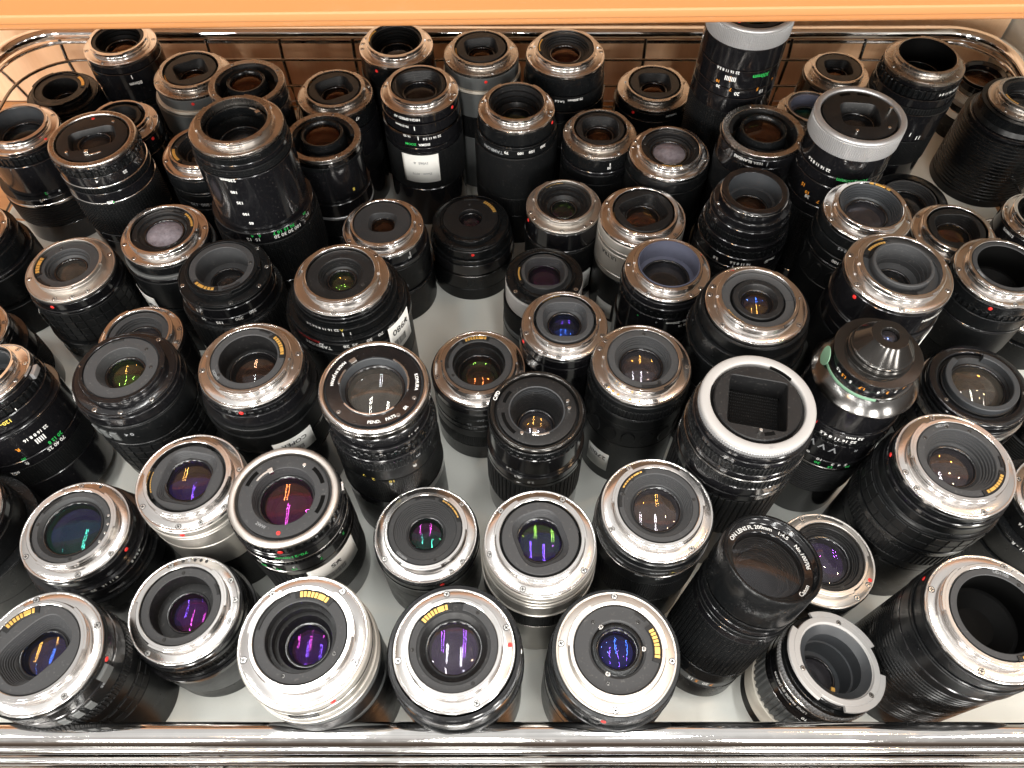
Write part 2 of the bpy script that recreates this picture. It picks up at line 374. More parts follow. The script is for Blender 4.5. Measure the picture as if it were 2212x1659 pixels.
# ------------------------------------------------------------------ lens builder
POS = {1:(-362.6, 651.2, 104.6, 32.5), 2:(-421.2, 621.1, 73.8, 32), 3:(-421.2, 540.7, 97.3, 32), 4:(-321.8, 478.7, 139.5, 32.5), 5:(-330, 540, 104, 29), 6:(-282.6, 599.9, 108.4, 33.5), 7:(-217.1, 548.9, 137.7, 30.5), 8:(-192.1, 442.8, 179.4, 32.5), 9:(-250.7, 495.2, 110.6, 31), 10:(-153.8, 576.3, 106.3, 32.5), 11:(-151.7, 501.9, 121.6, 30), 12:(-102.8, 623.3, 121.7, 32.5), 13:(-77.7, 558.7, 122.9, 32.5), 14:(-27.0, 610.0, 122.7, 32.5), 15:(3.6, 535.7, 123.3, 31.5), 16:(46.0, 598.9, 130.0, 33.5), 17:(72.8, 522.2, 107.7, 30.5), 18:(127.7, 600.1, 94.3, 32.5), 19:(126.7, 493.4, 111.9, 32), 20:(181.8, 554.5, 199.1, 32.5), 21:(192.8, 484.9, 141.3, 31), 22:(298.7, 625.4, 92.3, 29), 23:(254.5, 555.7, 103.4, 26), 24:(244.9, 453.0, 180.7, 32), 25:(347.7, 580.9, 135.3, 32.5), 26:(462.1, 663.4, 64.6, 22), 27:(460.2, 589.9, 90.8, 31), 28:(42.0, 460.2, 86.4, 30.5), 29:(102.1, 437.3, 97.5, 33.5), 30:(175.9, 420.0, 140.5, 28), 31:(243.9, 386.6, 152.0, 29.5), 32:(348, 503, 53, 33), 33:(345.9, 426.8, 89.3, 32), 34:(447, 470, 62, 31), 35:(353.5, 370.0, 109.1, 33), 36:(242.1, 321.1, 164.6, 33), 37:(-103.5, 442.2, 80.7, 32.5), 38:(-34.8, 469.1, 59.6, 32.5), 39:(24.8, 390.1, 81.4, 29.5), 40:(36.4, 325.1, 105.1, 30), 41:(111.4, 368.7, 113.5, 30.5), 42:(157.8, 314.0, 141.7, 32.5), 43:(-333.5, 389.2, 90.6, 32.5), 44:(-264.0, 413.9, 101.5, 32.5), 45:(-206.0, 367.1, 111.9, 32.5), 46:(-116.9, 347.9, 127.1, 32.5), 47:(-268.0, 329.5, 82.3, 30), 48:(-429.8, 430.0, 89.1, 31), 49:(-404, 340, 76, 31), 50:(-353.6, 282.2, 99.1, 32.5), 51:(-246.5, 272.8, 123.4, 32.5), 52:(-165.3, 275.5, 129.4, 32.5), 53:(-81.2, 245.4, 151.0, 32.5), 54:(-23.5, 309.3, 75.4, 33.2), 55:(15.7, 251.8, 112.6, 30), 56:(85.7, 287.8, 111.3, 32.5), 57:(138.6, 227.3, 161.8, 32.5), 58:(215.0, 261.2, 163.5, 25.5), 59:(324.5, 290.6, 82.3, 34), 60:(259.4, 205.9, 127.4, 34), 61:(357.8, 207.9, 72.9, 32), 62:(-196.8, 206.2, 103.9, 32.5), 63:(-134.0, 190.8, 116.9, 32.5), 64:(-271.9, 184.5, 79.1, 33), 65:(-54.6, 186.0, 70.1, 32.5), 66:(16.2, 165.8, 107.4, 32.5), 67:(84.1, 182.4, 116.2, 32.5), 68:(196.9, 171.0, 64.0, 31), 69:(142.7, 149.4, 122.8, 27), 70:(-250.5, 103.0, 110.4, 32.5), 71:(-194.8, 136.9, 74.4, 32.5), 72:(-105.3, 103.1, 135.3, 32.5), 73:(-30.7, 104.2, 111.9, 32.5), 74:(56.0, 104.4, 105.8, 32.5), 75:(188.4, 108.7, 65.8, 29), 76:(252.7, 117.7, 123.8, 34), 78:(-354.3, 191.9, 82.8, 34), 79:(425, 392, 42, 31), 80:(397, 287, 52, 30)}
XY = {k: (v[0], v[1], v[3]) for k, v in POS.items()}
EXTRA = {}
for k_, (x_, y_, r_) in XY.items():                                   # how far a barrel may widen below its mount
    g_ = min(math.hypot(x_-a_, y_-b_)-r_-c_-2.6 for j_, (a_, b_, c_) in XY.items() if j_ != k_)
    EXTRA[k_] = max(0, min(8.5, g_/2, y_-r_-70, 480-abs(x_+7)-r_, 690-y_-r_))
EXTRA[71] = 2; EXTRA[50] = 4; EXTRA[78] = 7
for k_ in (5, 7, 11, 20, 24, 58, 69, 75, 27, 48): EXTRA[k_] = 0
for k_ in (60, 76, 57): EXTRA[k_] = min(EXTRA[k_], 2.5)
LEAN = {69: (120, 126), 75: (174, 99), 50: (-339, 263)}       # where the foot of a leaning lens stands
BM = dict(g='black_gloss', s='black_satin', m='black_matte', r='black_rubber', b='champagne', l='champagne_light', c='chrome_flange',
          y='silver_paint', w='white_enamel', i='cream_ring', n='grey_plastic', k='black_chrome')

LAST = []
def RB(z0, z1=None):
    """outer radius of the barrel just built between two heights"""
    z1 = z0 if z1 is None else z1
    return max([r for a, b_, r in LAST if a >= min(z0, z1) and b_ <= max(z0, z1)] or [30])
def bands(T, spec, R, ztop):
    """barrel from the top down. token kind:height:material:radius offset (from R)"""
    global LAST
    z = ztop; B = MB(); bm = []; prev = R; info = []; ex = T.get('_extra', 0)
    toks = [t.split(':') for t in spec.split()]
    rmin = min(R+float(t[3]) if len(t) > 3 else R for t in toks)-1.6
    def slot(m):
        if m not in bm: bm.append(m)
        return bm.index(m)
    for q, t in enumerate(toks):
        kind = t[0]; m = BM[t[2]] if len(t) > 2 else 'black_satin'; r = R+(float(t[3]) if len(t) > 3 else .6)
        r += ex*min(1, max(0, (ztop-z-4)/16))
        if z <= .6: break
        h = z if t[1] == '*' else float(t[1]); z1 = max(0, z-h)
        if q == len(toks)-1: z1 = 0
        g = .18; zt, zb = z-g, z1+(g if z1 > 0 else 0)
        if zt-zb < .5: z = z1; continue
        if kind in 'st':
            p = [(rmin, zt), (prev if kind == 't' else r, zt), (r, zb), (rmin, zb)]
            if 'black' in m or m in ('champagne', 'grey_plastic', 'champagne_light') : lathe(B, p, c=.45, mi=slot(m))
            else: mb = MB(); lathe(mb, p, c=.45); mb.build('trim_ring', m, T)
        elif kind in 'kKf':
            mb = MB(); n = {'k': 90, 'K': 44, 'f': 150}[kind]
            gear(mb, r, zb, zt, n, {'k': .7, 'K': 1.0, 'f': .4}[kind]); mb.build('grip_ring', m, T)
        elif kind in 'hj':
            mb = MB(); pt = 2.3 if kind == 'h' else 3.6; nr = max(2, int((zt-zb)/pt)); p = [(rmin, zt)]; dz = (zt-zb)/nr
            for i in range(nr):
                a = zt-i*dz; p += [(r-.8, a-.05), (r, a-dz*.2), (r, a-dz*.7), (r-.8, a-dz*.9)]
            p.append((rmin, zb)); lathe(mb, p, c=0); mb.build('grip_ring', m, T)
        elif kind in 'dDRro':
            mb = MB(); lathe(mb, [(rmin, zt), (r-.5, zt), (r-.5, zb), (rmin, zb)], c=.3)
            if kind == 'd': blocks(mb, r-.5, zb+.6, zt-.6, 84, max(1, int((zt-zb)/2.3)), .6, .6, .8, .45)
            if kind == 'D': blocks(mb, r-.5, zb+.6, zt-.6, 60, max(1, int((zt-zb)/1.9)), .8, .55, .7, .8)
            if kind == 'R': blocks(mb, r-.5, zb+.8, zt-.8, 30, max(1, int((zt-zb)/7)), .86, .8, .6, .94)
            if kind == 'o': blocks(mb, r-.6, zb+.8, zt-.8, 16, 1, .80, .92, .8, .86, ngon=16)
            mb.build('grip_ring', m, T)
        info.append((z, z1, r)); prev = r; z = z1
    lathe(B, [(rmin-.3, ztop-1.5), (rmin-.3, .4), (.1, .4)], c=0, n=48, mi=slot('black_satin'))
    B.build('barrel', bm, T)
    LAST = info
    return info
def screw(T, r, a, z, rad=1.5, m='screw_steel'):
    mb = MB(); lathe(mb, [(rad+.35, .03), (rad, .04)], n=20, c=0, mi=1); lathe(mb, [(rad, .03), (rad-.1, .2), (.05, .22)], n=20, c=0)
    for t in (0, 90):
        c_, s_ = math.cos(R_(t+a*1.7)), math.sin(R_(t+a*1.7)); L_, W_ = rad*.72, .26
        mb.add([(x*c_-y*s_, x*s_+y*c_, .235) for x, y in ((-L_, -W_), (L_, -W_), (L_, W_), (-L_, W_))], [(0, 1, 2, 3)], 1)
    v = [(q[0]+r*math.cos(R_(a)), q[1]+r*math.sin(R_(a)), q[2]+z) for q in np.concatenate(mb.v)]
    mb.v = [np.array(v)]; return mb.build('screw', [m, 'slot_dark'], T)
def pinhead(T, r, a, z, rad, h, m, name='pin'):
    mb = MB(); lathe(mb, [(rad, -.3), (rad, h), (.05, h)], n=20, c=.15, cx=r*math.cos(R_(a)), cy=r*math.sin(R_(a)))
    mb.v[0][:, 2] += z; return mb.build(name, m, T)
def bodydot(T, r, a, z, rad=1.5, m='red_dot', name='index_dot'):
    mb = MB(); n = 16; ca, sa = math.cos(R_(a)), math.sin(R_(a)); v = []
    for rr, d in ((rad, 0), (rad*.85, .45), (rad*.4, .7)):
        for k in range(n):
            t = 2*math.pi*k/n; x = rr*math.cos(t); y = rr*math.sin(t); v.append(((r+d)*ca-x*sa, (r+d)*sa+x*ca, z+y))
    mb.add(v, [(i*n+j, i*n+(j+1) % n, (i+1)*n+(j+1) % n, (i+1)*n+j) for i in range(2) for j in range(n)]+[tuple(range(2*n, 3*n))])
    return mb.build(name, m, T)
def contacts(T, r0, r1, z, ca, n=7, wide=True, gold='gold_pin'):
    mb = MB(); half = 27
    sector(mb, r0, r1, z-1.5, z+.7, ca-half, ca+half, c=.2); cb = mb.build('contact_block', 'baffle_black', T)
    a = ca-half+6; step = (2*half-12)/(n+1.2)
    for k in range(n):
        wd = step*(1.9 if (wide and k == 1) else .72)
        mb = MB(); sector(mb, r0+.8, r1-.7, z+.5, z+1.0, a, a+wd, c=.12); mb.build('contact_pin', gold, cb)
        a += wd+step*.3
def element(T, r, z, c1, b1, c2=None, b2=None, dz=5, ring=True, rs=1.0):
    f_ = .42 if T.location.y < .225 else .95
    b1 *= f_; b2 = (b2 or 0)*(.6 if f_ < .5 else .9)
    if c1 is None:
        mb = MB(); lathe(mb, [(r+.8, z-.3), (r*.6, z-6), (.05, z-6)], n=48, c=0); mb.build('throat_floor', 'well_black', T); return
    if ring:
        mb = MB(); lathe(mb, [(r+1.7, z-1.4), (r+1.7, z+.5), (r+.5, z+.5), (r, z-.4), (r, z-2)], n=72, c=.2)
        mb.build('element_ring', 'black_gloss', T)
    if c1: mb = MB(); dome(mb, r, z-.6, b1); g = mb.build('rear_glass', c1, T, sharp=None)
    if c1 and c2:
        mb = MB(); dome(mb, r*.93, z-dz, b2); mb.build('inner_glass', c2, g, sharp=None)
    mb = MB(); lathe(mb, [(r+.3, z-.9), (r*.96, z-dz-1), (r*.9, z-dz-2), (r*.72, z-dz-3.2), (r*.72, z-dz-9), (.05, z-dz-9.5)], n=64, c=.2)
    mb.build('glass_cell', 'well_black', T)

def steps(r0, z0, r1, z1, n):
    o = []
    for k in range(n):
        a = r0+(r1-r0)*(k+1)/n; b = z0+(z1-z0)*(k+1)/n; zb = z0+(z1-z0)*k/n; ra = r0+(r1-r0)*k/n
        o += [(('c', ra-.05), b), (('c', a), b)] if k < n-1 else [(('c', a), b)]
    return o
def insert_flat(R, rh=.55, rg=.4, dep=8, n=6, zi=3.4, q=None, rb=.722):
    """flat baffle with a stepped or plain throat; q=(a,b,exponent,rotation) makes the throat a rounded rectangle"""
    if q:
        o = [(('c', rb*R+.3), zi-1.6), (('c', rb*R-.7), zi-1.6), (('c', rb*R-.8), zi), (('q', q[0]*R+.4, q[1]*R+.4, q[2], q[3]), zi), (('q', q[0]*R, q[1]*R, q[2], q[3]), zi-.4)]
        for k in range(1, 8):
            f = 1-k*.035; o += [(('q', q[0]*R*f+.35, q[1]*R*f+.35, q[2], q[3]), zi-.4-k*dep/8), (('q', q[0]*R*f, q[1]*R*f, q[2], q[3]), zi-.4-k*dep/8)]
        o += [(('c', rg*R+1.9), zi-dep-.6), (('c', rg*R+.6), zi-dep-.6)]
    else:
        o = [(('c', rb*R+.3), zi-1.6), (('c', rb*R-.7), zi-1.6), (('c', rb*R-.8), zi), (('c', rh*R+.4), zi), (('c', rh*R), zi-.4)]
        o += steps(rh*R, zi-.4, rg*R+1.9, zi-dep, n) if n else [(('c', rh*R-.3), zi-dep), (('c', rg*R+1.9), zi-dep)]
        o += [(('c', rg*R+.6), zi-dep-.2)]
    return o, zi-dep
def insert_raised(R, q=(.56, .50, 4, 20), rr=.60, zf=-1.5, zt=3.6, rg=.34, dep=7, rb=.722):
    """recessed floor with a raised collar round the rear glass"""
    qa = lambda f: ('q', q[0]*R*f, q[1]*R*f, q[2], q[3])
    c = ('c', rr*R)
    o = [(('c', rb*R), 2.2), (('c', rb*R-.4), zf), (('c', rr*R+.4), zf), (c, zf+.4), (c, zt-.5), (('c', rr*R-.5), zt), (qa(1.03), zt), (qa(1), zt-.4)]
    for k in range(1, 5): o += [(qa(1-.04*k+.015), zt-.4-k*dep/5), (qa(1-.04*k), zt-.4-k*dep/5)]
    o += [(('c', rg*R+1.9), zt-dep), (('c', rg*R+.6), zt-dep-.2)]
    return o, zt-dep

GROUP = 'used camera lenses standing in the wire basket'
def new_lens(i, label, cat='camera lens'):
    x, y, h, R = POS[i]
    T = bpy.data.objects.new('camera_lens', None); sc.collection.objects.link(T)
    fx, fy = LEAN.get(i, (x, y)); T.location = (fx*S, fy*S, 0)
    if i in LEAN:
        v = Vector((x-fx, y-fy, h)); T.rotation_euler = v.to_track_quat('Z', 'Y').to_euler(); h = v.length-4
        T.rotation_euler = Vector((0, 0, 1)).rotation_difference(v).to_euler(); T.location.z = .002+.030*math.sin(v.angle(Vector((0, 0, 1))))
    T['_extra'] = EXTRA.get(i, 0)
    T['label'] = label; T['category'] = cat; T['group'] = GROUP
    T.empty_display_size = .02
    return T, h, R
def flange(T, R, h, m, rc=.83, ft=2.4, lug=0, col=True, hc=6.4, rb=.72):
    mb = MB(); lathe(mb, [(R*rc-2, h-ft), (R, h-ft), (R, h), (R*.965, h), (R*.962, h-.18), (R*.955, h-.18), (R*.952, h), (R*rc-1.6, h)], c=.3); mb.build('mount_flange', m, T)
    if col:
        mb = MB(); o = R*rc-.9
        lathe(mb, [(o, h-.3), (o, h+hc*.5), (o-.5, h+hc*.55), (o-.5, h+hc), (R*rb, h+hc), (R*rb-.1, h-1)], c=.3)
        for k in range(3):
            a = lug+k*120; sector(mb, o-.9, o+.75, h+hc*.62, h+hc-.08, a, a+56, c=.2)
        mb.build('bayonet_collar', m, T)
def label_patch(T, r, z0, z1, a0, a1, barcode=True, price=None, skew=0, lines=2, m='paper_white', name='price_label'):
    r = RB(z0+1, z1-1)+.15
    n = 14; v = []; A = np.radians(np.linspace(a0, a1, n))
    for rr in (r+.32, r+.05):
        for z in (z0, z1):
            for k, a in enumerate(A): v.append((rr*math.cos(a), rr*math.sin(a), z+skew*(k/(n-1)-.5)))
    f = [(k, k+1, n+k+1, n+k) for k in range(n-1)]
    f += [(2*n+k, 2*n+k+1, k+1, k) for k in range(n-1)]+[(n+k, n+k+1, 3*n+k+1, 3*n+k) for k in range(n-1)]
    f += [(0, n, 3*n, 2*n), (n-1, 2*n-1, 4*n-1, 3*n-1)]
    mb = MB(); mb.add(v, f); P = mb.build(name, m, T, sharp=None); rt = r+.42; hh = z1-z0; am = (a0+a1)/2; wd = R_(a1-a0)*r
    def zz(a): return skew*((a-a0)/(a1-a0)-.5)
    if barcode:
        mb = MB(); random.seed(int(r*10+z0)); a = a0+(a1-a0)*.14
        while a < a0+(a1-a0)*.66:
            b = a+random.choice((.35, .5, .9))*57/r*.45
            t0, t1 = R_(a), R_(b); zt = z0+hh*.42+zz(a); zb = z0+hh*.16+zz(a)
            mb.add([(rt*math.cos(t0), rt*math.sin(t0), zb), (rt*math.cos(t1), rt*math.sin(t1), zb), (rt*math.cos(t1), rt*math.sin(t1), zt), (rt*math.cos(t0), rt*math.sin(t0), zt)], [(0, 1, 2, 3)])
            a = b+random.choice((.4, .7))*57/r*.45
        mb.build('barcode', 'ink_black', P, sharp=None)
    if price: wraptext(P, price, rt, z0+hh*.72+zz(am), am, hh*.22, 'ink_black', name='writing')
    return P

def lens(i, label, ins='flat', q=None, rh=.55, rg=.38, dep=8, nst=6, zi=3.4, fm='chrome_flange', im='baffle_grey', rc=.83,
         ca=None, npin=7, scr=(20, 110, 200, 290), dot=None, fdot=None, coat=('g_clear', 'g_purple'), b1=2.5, b2=-2.5, gdz=5,
         body='s:8:g s:10:g k:6:r s:20:s s:*:g', texts=(), col=True, lug=0, rr=.60, zt=3.6, zf=-1.5, serial=None, tm=None, marks=True, hc=6.4, ft=2.4):
    T, h, R = new_lens(i, label)
    if col: zi += 1.8; zt += 2.4
    flange(T, R, h, fm, rc, ft, lug, col, hc)
    if ins == 'flat': o, zg = insert_flat(R, rh, rg, dep, nst, zi, q)
    else: o, zg = insert_raised(R, q or (.5, .5, 2, 0), rr, zf, zt, rg, dep)
    o = [(s_, z_+h) for s_, z_ in o]; mb = MB()
    if tm: loft(mb, o[:5]); loft(mb, o[4:], mi=1)
    else: loft(mb, o)
    mb.build('rear_baffle', [im, tm] if tm else im, T, sharp=25)
    element(T, rg*R, zg+h, coat[0], b1, coat[1], b2, gdz)
    if ca is not None:
        if ins == 'flat': contacts(T, max(rh*R+1.2, .58*R), .712*R, h+zi, ca, npin)
        else: contacts(T, .62*R, .712*R, h+2.6, ca, npin, wide=False)
    for a in scr: screw(T, R*(rc+1)/2+.1, a, h)
    rnd = random.Random(i*13+5)
    if ins == 'flat' and R*(.70-rh) > 2.4:
        for a in rnd.sample(range(0, 360, 40), rnd.choice((1, 2, 3))): screw(T, R*(.70+rh)/2-.3, a+rnd.random()*20, h+zi, min(1.0, R*(.70-rh)*.28), 'black_edge')
        a0 = (ca if ca is not None else rnd.random()*360)+34
        mb = MB(); sector(mb, R*.695-1.5, R*.695, h+zi-.5, h+zi+.7, a0, a0+rnd.choice((18, 34, 60)), c=.15); mb.build('guide_tab', 'baffle_black', T)
    if ins != 'flat':
        for k in range(rnd.choice((1, 2))):
            a0 = rnd.random()*360; mb = MB(); sector(mb, R*(rr+.015), R*.70, h+zf-.4, h+zf+rnd.choice((1.0, 2.2)), a0, a0+rnd.choice((14, 26, 44)), c=.2); mb.build('guide_tab', 'baffle_black', T)
    inf = bands(T, body, R, h-ft)
    r1 = inf[0][2] if inf else R
    if dot is not None: bodydot(T, r1-.1, dot, h-ft-3.2, 1.5)
    if fdot is not None: pinhead(T, R*(rc+1)/2, fdot, h+.02, 1.3, .12, 'red_dot', 'index_dot')
    if serial: ringtext(T, serial[0], R*.67, h+zi+.1, serial[1], 2.4, 'ink_grey', inward=serial[2])
    for t in texts:
        s_, z_, a_, sz, cl = t[:5]; rr_ = R
        for (za, zb, rb_) in inf:
            if zb <= h-z_ <= za: rr_ = rb_
        wraptext(T, s_, rr_+.15, h-z_, a_, sz, 'ink_'+cl, flip=(t[5] if len(t) > 5 else True))
    T['h'] = h
    return T, h, R, inf
def fd_mount(i, label, ring='chrome_flange', q=None, rh=.55, rg=.38, dep=10, plate='baffle_black', nst=5, coat=('g_clear', 'g_amber'),
             body='s:8:g', wide=.86, side=None, hc=0, sideh=7, fdot=None, pins=(), texts=(), lever=None, b1=2.5, b2=-2.5, slots=()):
    """breech ring mount: bright outer ring round a recessed dark plate"""
    T, h, R = new_lens(i, label)
    mb = MB(); lathe(mb, [(R*wide-.5, h-4), (R*wide, h-.6), (R*wide+.6, h), (R-1.0, h), (R, h-1), (R, h-2.6), (R*wide, h-2.7)], c=.3); mb.build('breech_ring', ring, T)
    z0 = h-2.6
    if side:
        mb = MB(); gear(mb, R+.1, h-2.6-sideh, h-2.8, 130, .35); mb.build('knurled_ring', side, T); z0 = h-2.8-sideh
    o = [(('c', R*wide-.3), h-4), (('c', R*wide-1.6), h-3.6), (('c', R*wide-1.8), h-.9), (('c', R*wide-3.0), h-.6)]
    zi = -.6
    if q:
        o += [(('q', q[0]*R, q[1]*R, q[2], q[3]), h+zi), (('q', q[0]*R*.98, q[1]*R*.98, q[2], q[3]), h+zi-.5), (('q', q[0]*R*.9, q[1]*R*.9, q[2], q[3]), h+zi-dep), (('c', rg*R+1.8), h+zi-dep-.5), (('c', rg*R+.6), h+zi-dep-.5)]
    else:
        o += [(('c', rh*R+.4), h+zi), (('c', rh*R), h+zi-.4)]+[(s_, z_+h) for s_, z_ in steps(rh*R, zi-.4, rg*R+1.9, zi-dep, nst)]+[(('c', rg*R+.6), h+zi-dep)]
    mb = MB(); loft(mb, o); mb.build('rear_plate', plate, T, sharp=25)
    element(T, rg*R, h+zi-dep, coat[0], b1, coat[1], b2)
    for s0, s1 in slots:
        mb = MB(); sector(mb, R*.68, R*.755, h-.65, h-.5, s0, s1, c=.05); mb.build('lever_slot', 'well_black', T)
    for a, hh in pins: pinhead(T, R*.68, a, h+zi, 1.2, hh, 'screw_steel')
    if lever is not None:
        mb = MB(); sector(mb, R*.50, R*.60, h+zi, h+zi+2.6, lever, lever+9, c=.2); sector(mb, R*.58, R*.62, h+zi, h+zi+.5, lever, lever+34, c=.1); mb.build('aperture_lever', 'screw_steel', T)
    if fdot is not None: pinhead(T, R*.72, fdot, h-.58, 1.3, .12, 'red_dot', 'index_dot')
    inf = bands(T, body, R, z0)
    for t in texts:
        s_, z_, a_, sz, cl = t[:5]; rr_ = R
        for (za, zb, rb_) in inf:
            if zb <= h-z_ <= za: rr_ = rb_
        wraptext(T, s_, rr_+.15, h-z_, a_, sz, 'ink_'+cl)
    return T, h, R, inf
def well_mount(i, label, ring='dull_flange', wide=.84, tr=.46, th=-1.0, off=(0, 0), coat=('g_brown', 'g_brown'), body='s:8:g', texts=(), scr=(35, 125, 215, 305), lug=None):
    """thin bright ring round a dark well from which the rear lens tube rises"""
    T, h, R = new_lens(i, label)
    mb = MB(); lathe(mb, [(R*wide, h-2.6), (R*wide, h), (R, h), (R, h-2.4), (R*wide, h-2.5)], c=.3); mb.build('mount_flange', ring, T)
    mb = MB(); lathe(mb, [(R*wide-.1, h-1.2), (R*wide-1.5, h-3), (R*wide-3, h-13), (tr*R+3, h-13.5), (tr*R+1.5, h-13.5)], c=.3)
    for a0 in (10, 130, 250): sector(mb, R*wide-3.2, R*wide-.2, h-3.2, h-1.4, a0, a0+50)
    mb.build('mount_well', 'baffle_black', T)
    mb = MB(); t = tr*R; lathe(mb, [(t+1.8, h-13.4), (t+1.8, h-5), (t+.9, h-4), (t, h+th), (t-1.6, h+th), (t-2.6, h+th-1.8), (t-3, h+th-4)], c=.35); mb.build('rear_tube', 'black_satin', T)
    element(T, t-3.4, h+th-2.4, coat[0], 2.0, coat[1], -2, ring=False)
    for a in scr: screw(T, R*(wide+1)/2, a, h, 1.1)
    inf = bands(T, body, R, h-2.5)
    for tt in texts:
        s_, z_, a_, sz, cl = tt[:5]; rr_ = R
        for (za, zb, rb_) in inf:
            if zb <= h-z_ <= za: rr_ = rb_
        wraptext(T, s_, rr_+.15, h-z_, a_, sz, 'ink_'+cl)
    return T, h, R, inf
def numbers(T, r, z, h, items, col='white', size=2.6):
    for s_, a in items: wraptext(T, s_, r+.15, h-z, a, size, 'ink_'+col)

# ------------------------------------------------------------------ the lenses, back of the basket first
lens(1, 'glossy black lens marked 80mm standing against the back rim at the left', tm='well_black', ca=-52, rh=.62, rg=.42, dep=10, nst=3, im='baffle_black', coat=('g_brown', 'g_purple'),
     scr=(15, 60, 200, 255), dot=None, fdot=None, body='s:7:g:0 s:16:g:.8 s:14:g:-.6 k:6:s s:8:g f:22:r s:*:g', texts=[('I', 13, -66, 4, 'white'), ('80mm', 20, -64, 3.4, 'white')])
lens(2, 'low all-black plastic lens in the far left corner with a wide dark opening', fm='black_satin', im='baffle_black', ca=32, rh=.50, rg=.38, dep=14, nst=0, scr=(), col=True,
     coat=('g_clear', 'g_clear'), body='s:12:m:1 h:16:r:1 s:*:m')
lens(3, 'long glossy black lens at the left edge with bare silver collar and f-number ring', ca=None, rh=.70, rg=.52, dep=12, nst=0, im='tube_grey', coat=('g_clear', 'g_teal'), scr=(-50, 40, 130),
     fdot=-25, body='s:3:g K:7:s:1.2 s:32:g:0 s:6:g:.8 s:3:c:.9 r:1:g h:22:r:1.4 s:*:g', texts=[('32 22', 8, -28, 2.6, 'white'), ('20', 44, -30, 3, 'white'), ('9', 44, -52, 3, 'white'), ('2', 42.5, -70, 3, 'green'), ('9', 45, -78, 3, 'white')], lug=60)
fd_mount(4, 'breech mount zoom with a rounded rectangular baffle and silver lever, left back', ring='dull_flange', q=(.54, .36, 4.5, 22), rg=.34, dep=5, coat=('g_clear', 'g_clear'), plate='baffle_black',
     fdot=104, pins=((60, .6), (232, 1.2)), lever=-88, body='s:3:g:.3 K:6:s:1 s:9:g:.4 s:1.6:c:.8 k:5:s:.8 s:9:g:1 s:1.5:c:1.2 d:34:r:1.2 s:8:g:1 s:*:g:1',
     texts=[('2.8', 36, -76, 3.2, 'white'), ('4', 15, -78, 2.6, 'white'), ('22', 15, -40, 2.6, 'white'), ('.', 38, -72, 6, 'green')])
lens(5, 'silver mount lens half hidden behind the breech mount zoom at the left', ins='raised', q=(.50, .50, 2, 0), rg=.32, im='baffle_black', coat=('g_brown', 'g_purple'), dot=-25, body='s:9:g k:6:s s:20:g f:18:r s:*:s')
lens(6, 'grey metal zoom with a cream band, near the back left corner of the basket', ins='raised', q=(.42, .36, 5, 28), rr=.66, rg=.30, zt=3.4, im='baffle_black', fm='dull_flange', coat=('g_brown', 'g_brown'), ca=215, dot=-80,
     body='s:10:n:0 s:3:i:.4 s:26:n:.8 f:20:r:1 s:*:n')
well_mount(7, 'brown reflecting ring mount with a protruding rear tube, back left beside the grey zoom', tr=.50, th=1.5, body='s:6:g k:6:s:.4 s:14:g f:24:r s:*:g', texts=[('42', 10, -58, 3, 'white')])
fd_mount(8, 'very tall glossy black zoom with green and white distance scale, left of middle', ring='chrome_flange', rh=.64, rg=.44, dep=13, nst=2, wide=.70, plate='black_satin', coat=('g_clear', 'g_clear'),
     body='f:5:s:.9 s:4:g:.6 D:6:r:.8 s:50:g:0 s:10:g:2.6 D:44:r:4 s:14:g:3.5 s:*:g:3', fdot=None, lever=38,
     texts=[('230mm', 19, -98, 2.8, 'white'), ('180', 30, -96, 2.6, 'white'), ('135', 40, -94, 2.6, 'white'), ('100', 51, -92, 2.6, 'white'), ('85', 60, -90, 2.6, 'white'),
            ('100 50 30 20', 73.5, -52, 3.3, 'white'), ('30 15 10 7', 69.7, -56, 3.1, 'green'), ('FT', 71, -22, 3, 'white'), ('m', 68, -26, 3, 'green'), ('15  12', 73.5, -92, 3.1, 'white'), ('6   4', 69.7, -88, 3, 'green')])
T8 = [o for o in sc.objects if o.name.startswith('camera_lens')][-1]
flange(T8, 32.5, 179.2, 'dull_flange', .84, 2.0, 30, True, 5.2, .70)
lens(9, 'silver mount zoom with 100 200 300 scale, tucked behind the tall scale zoom', ca=-150, rh=.55, im='baffle_black', coat=('g_clear', 'g_clear'), body='s:12:s:.4 s:3:s:1 s:8:m:.4 s:6:m:1 s:22:r:1 f:18:r s:*:s', texts=[('300', 26, -72, 3.4, 'grey'), ('200', 26, -88, 3.4, 'grey'), ('130', 26, -104, 3.2, 'grey')])
lens(10, 'silver mount lens against the back wires, behind the lens with a torn sticker', ins='raised', q=(.46, .42, 4, 30), rr=.67, rg=.34, zt=3.8, im='baffle_black', fm='dull_flange', coat=('g_brown', 'g_purple'), ca=170,
     dot=None, body='s:14:s:.4 s:6:g:.8 s:24:g f:18:r s:*:g', texts=[('47', 6, -50, 3, 'white'), ('2', 17, -52, 3, 'white')])
T, h, R, inf = well_mount(11, 'glossy black lens with protruding rear tube and a torn white sticker at its foot', tr=.56, th=3.5, body='s:5:k:.2 f:4:s:.5 s:34:g:-1 s:14:g:1.2 s:3:y:1.6 f:20:r:1.2 s:*:g', texts=[('8', 37, -44, 3.2, 'yellow')], scr=(80, 300, 215))
label_patch(T, R+1.4, 6, 46, -52, -22, barcode=False, name='sticker')
lens(12, 'silver mount lens touching the back rim just behind the white stickered black zoom', tm='well_black', rh=.66, rg=.42, dep=12, nst=5, zi=2.6, im='baffle_black', ca=165, coat=('g_clear', 'g_clear'), scr=(15, 60, 175, 190, 330), dot=-118,
     body='s:18:s:.2 s:20:m:.6 h:20:r:.8 s:*:s')
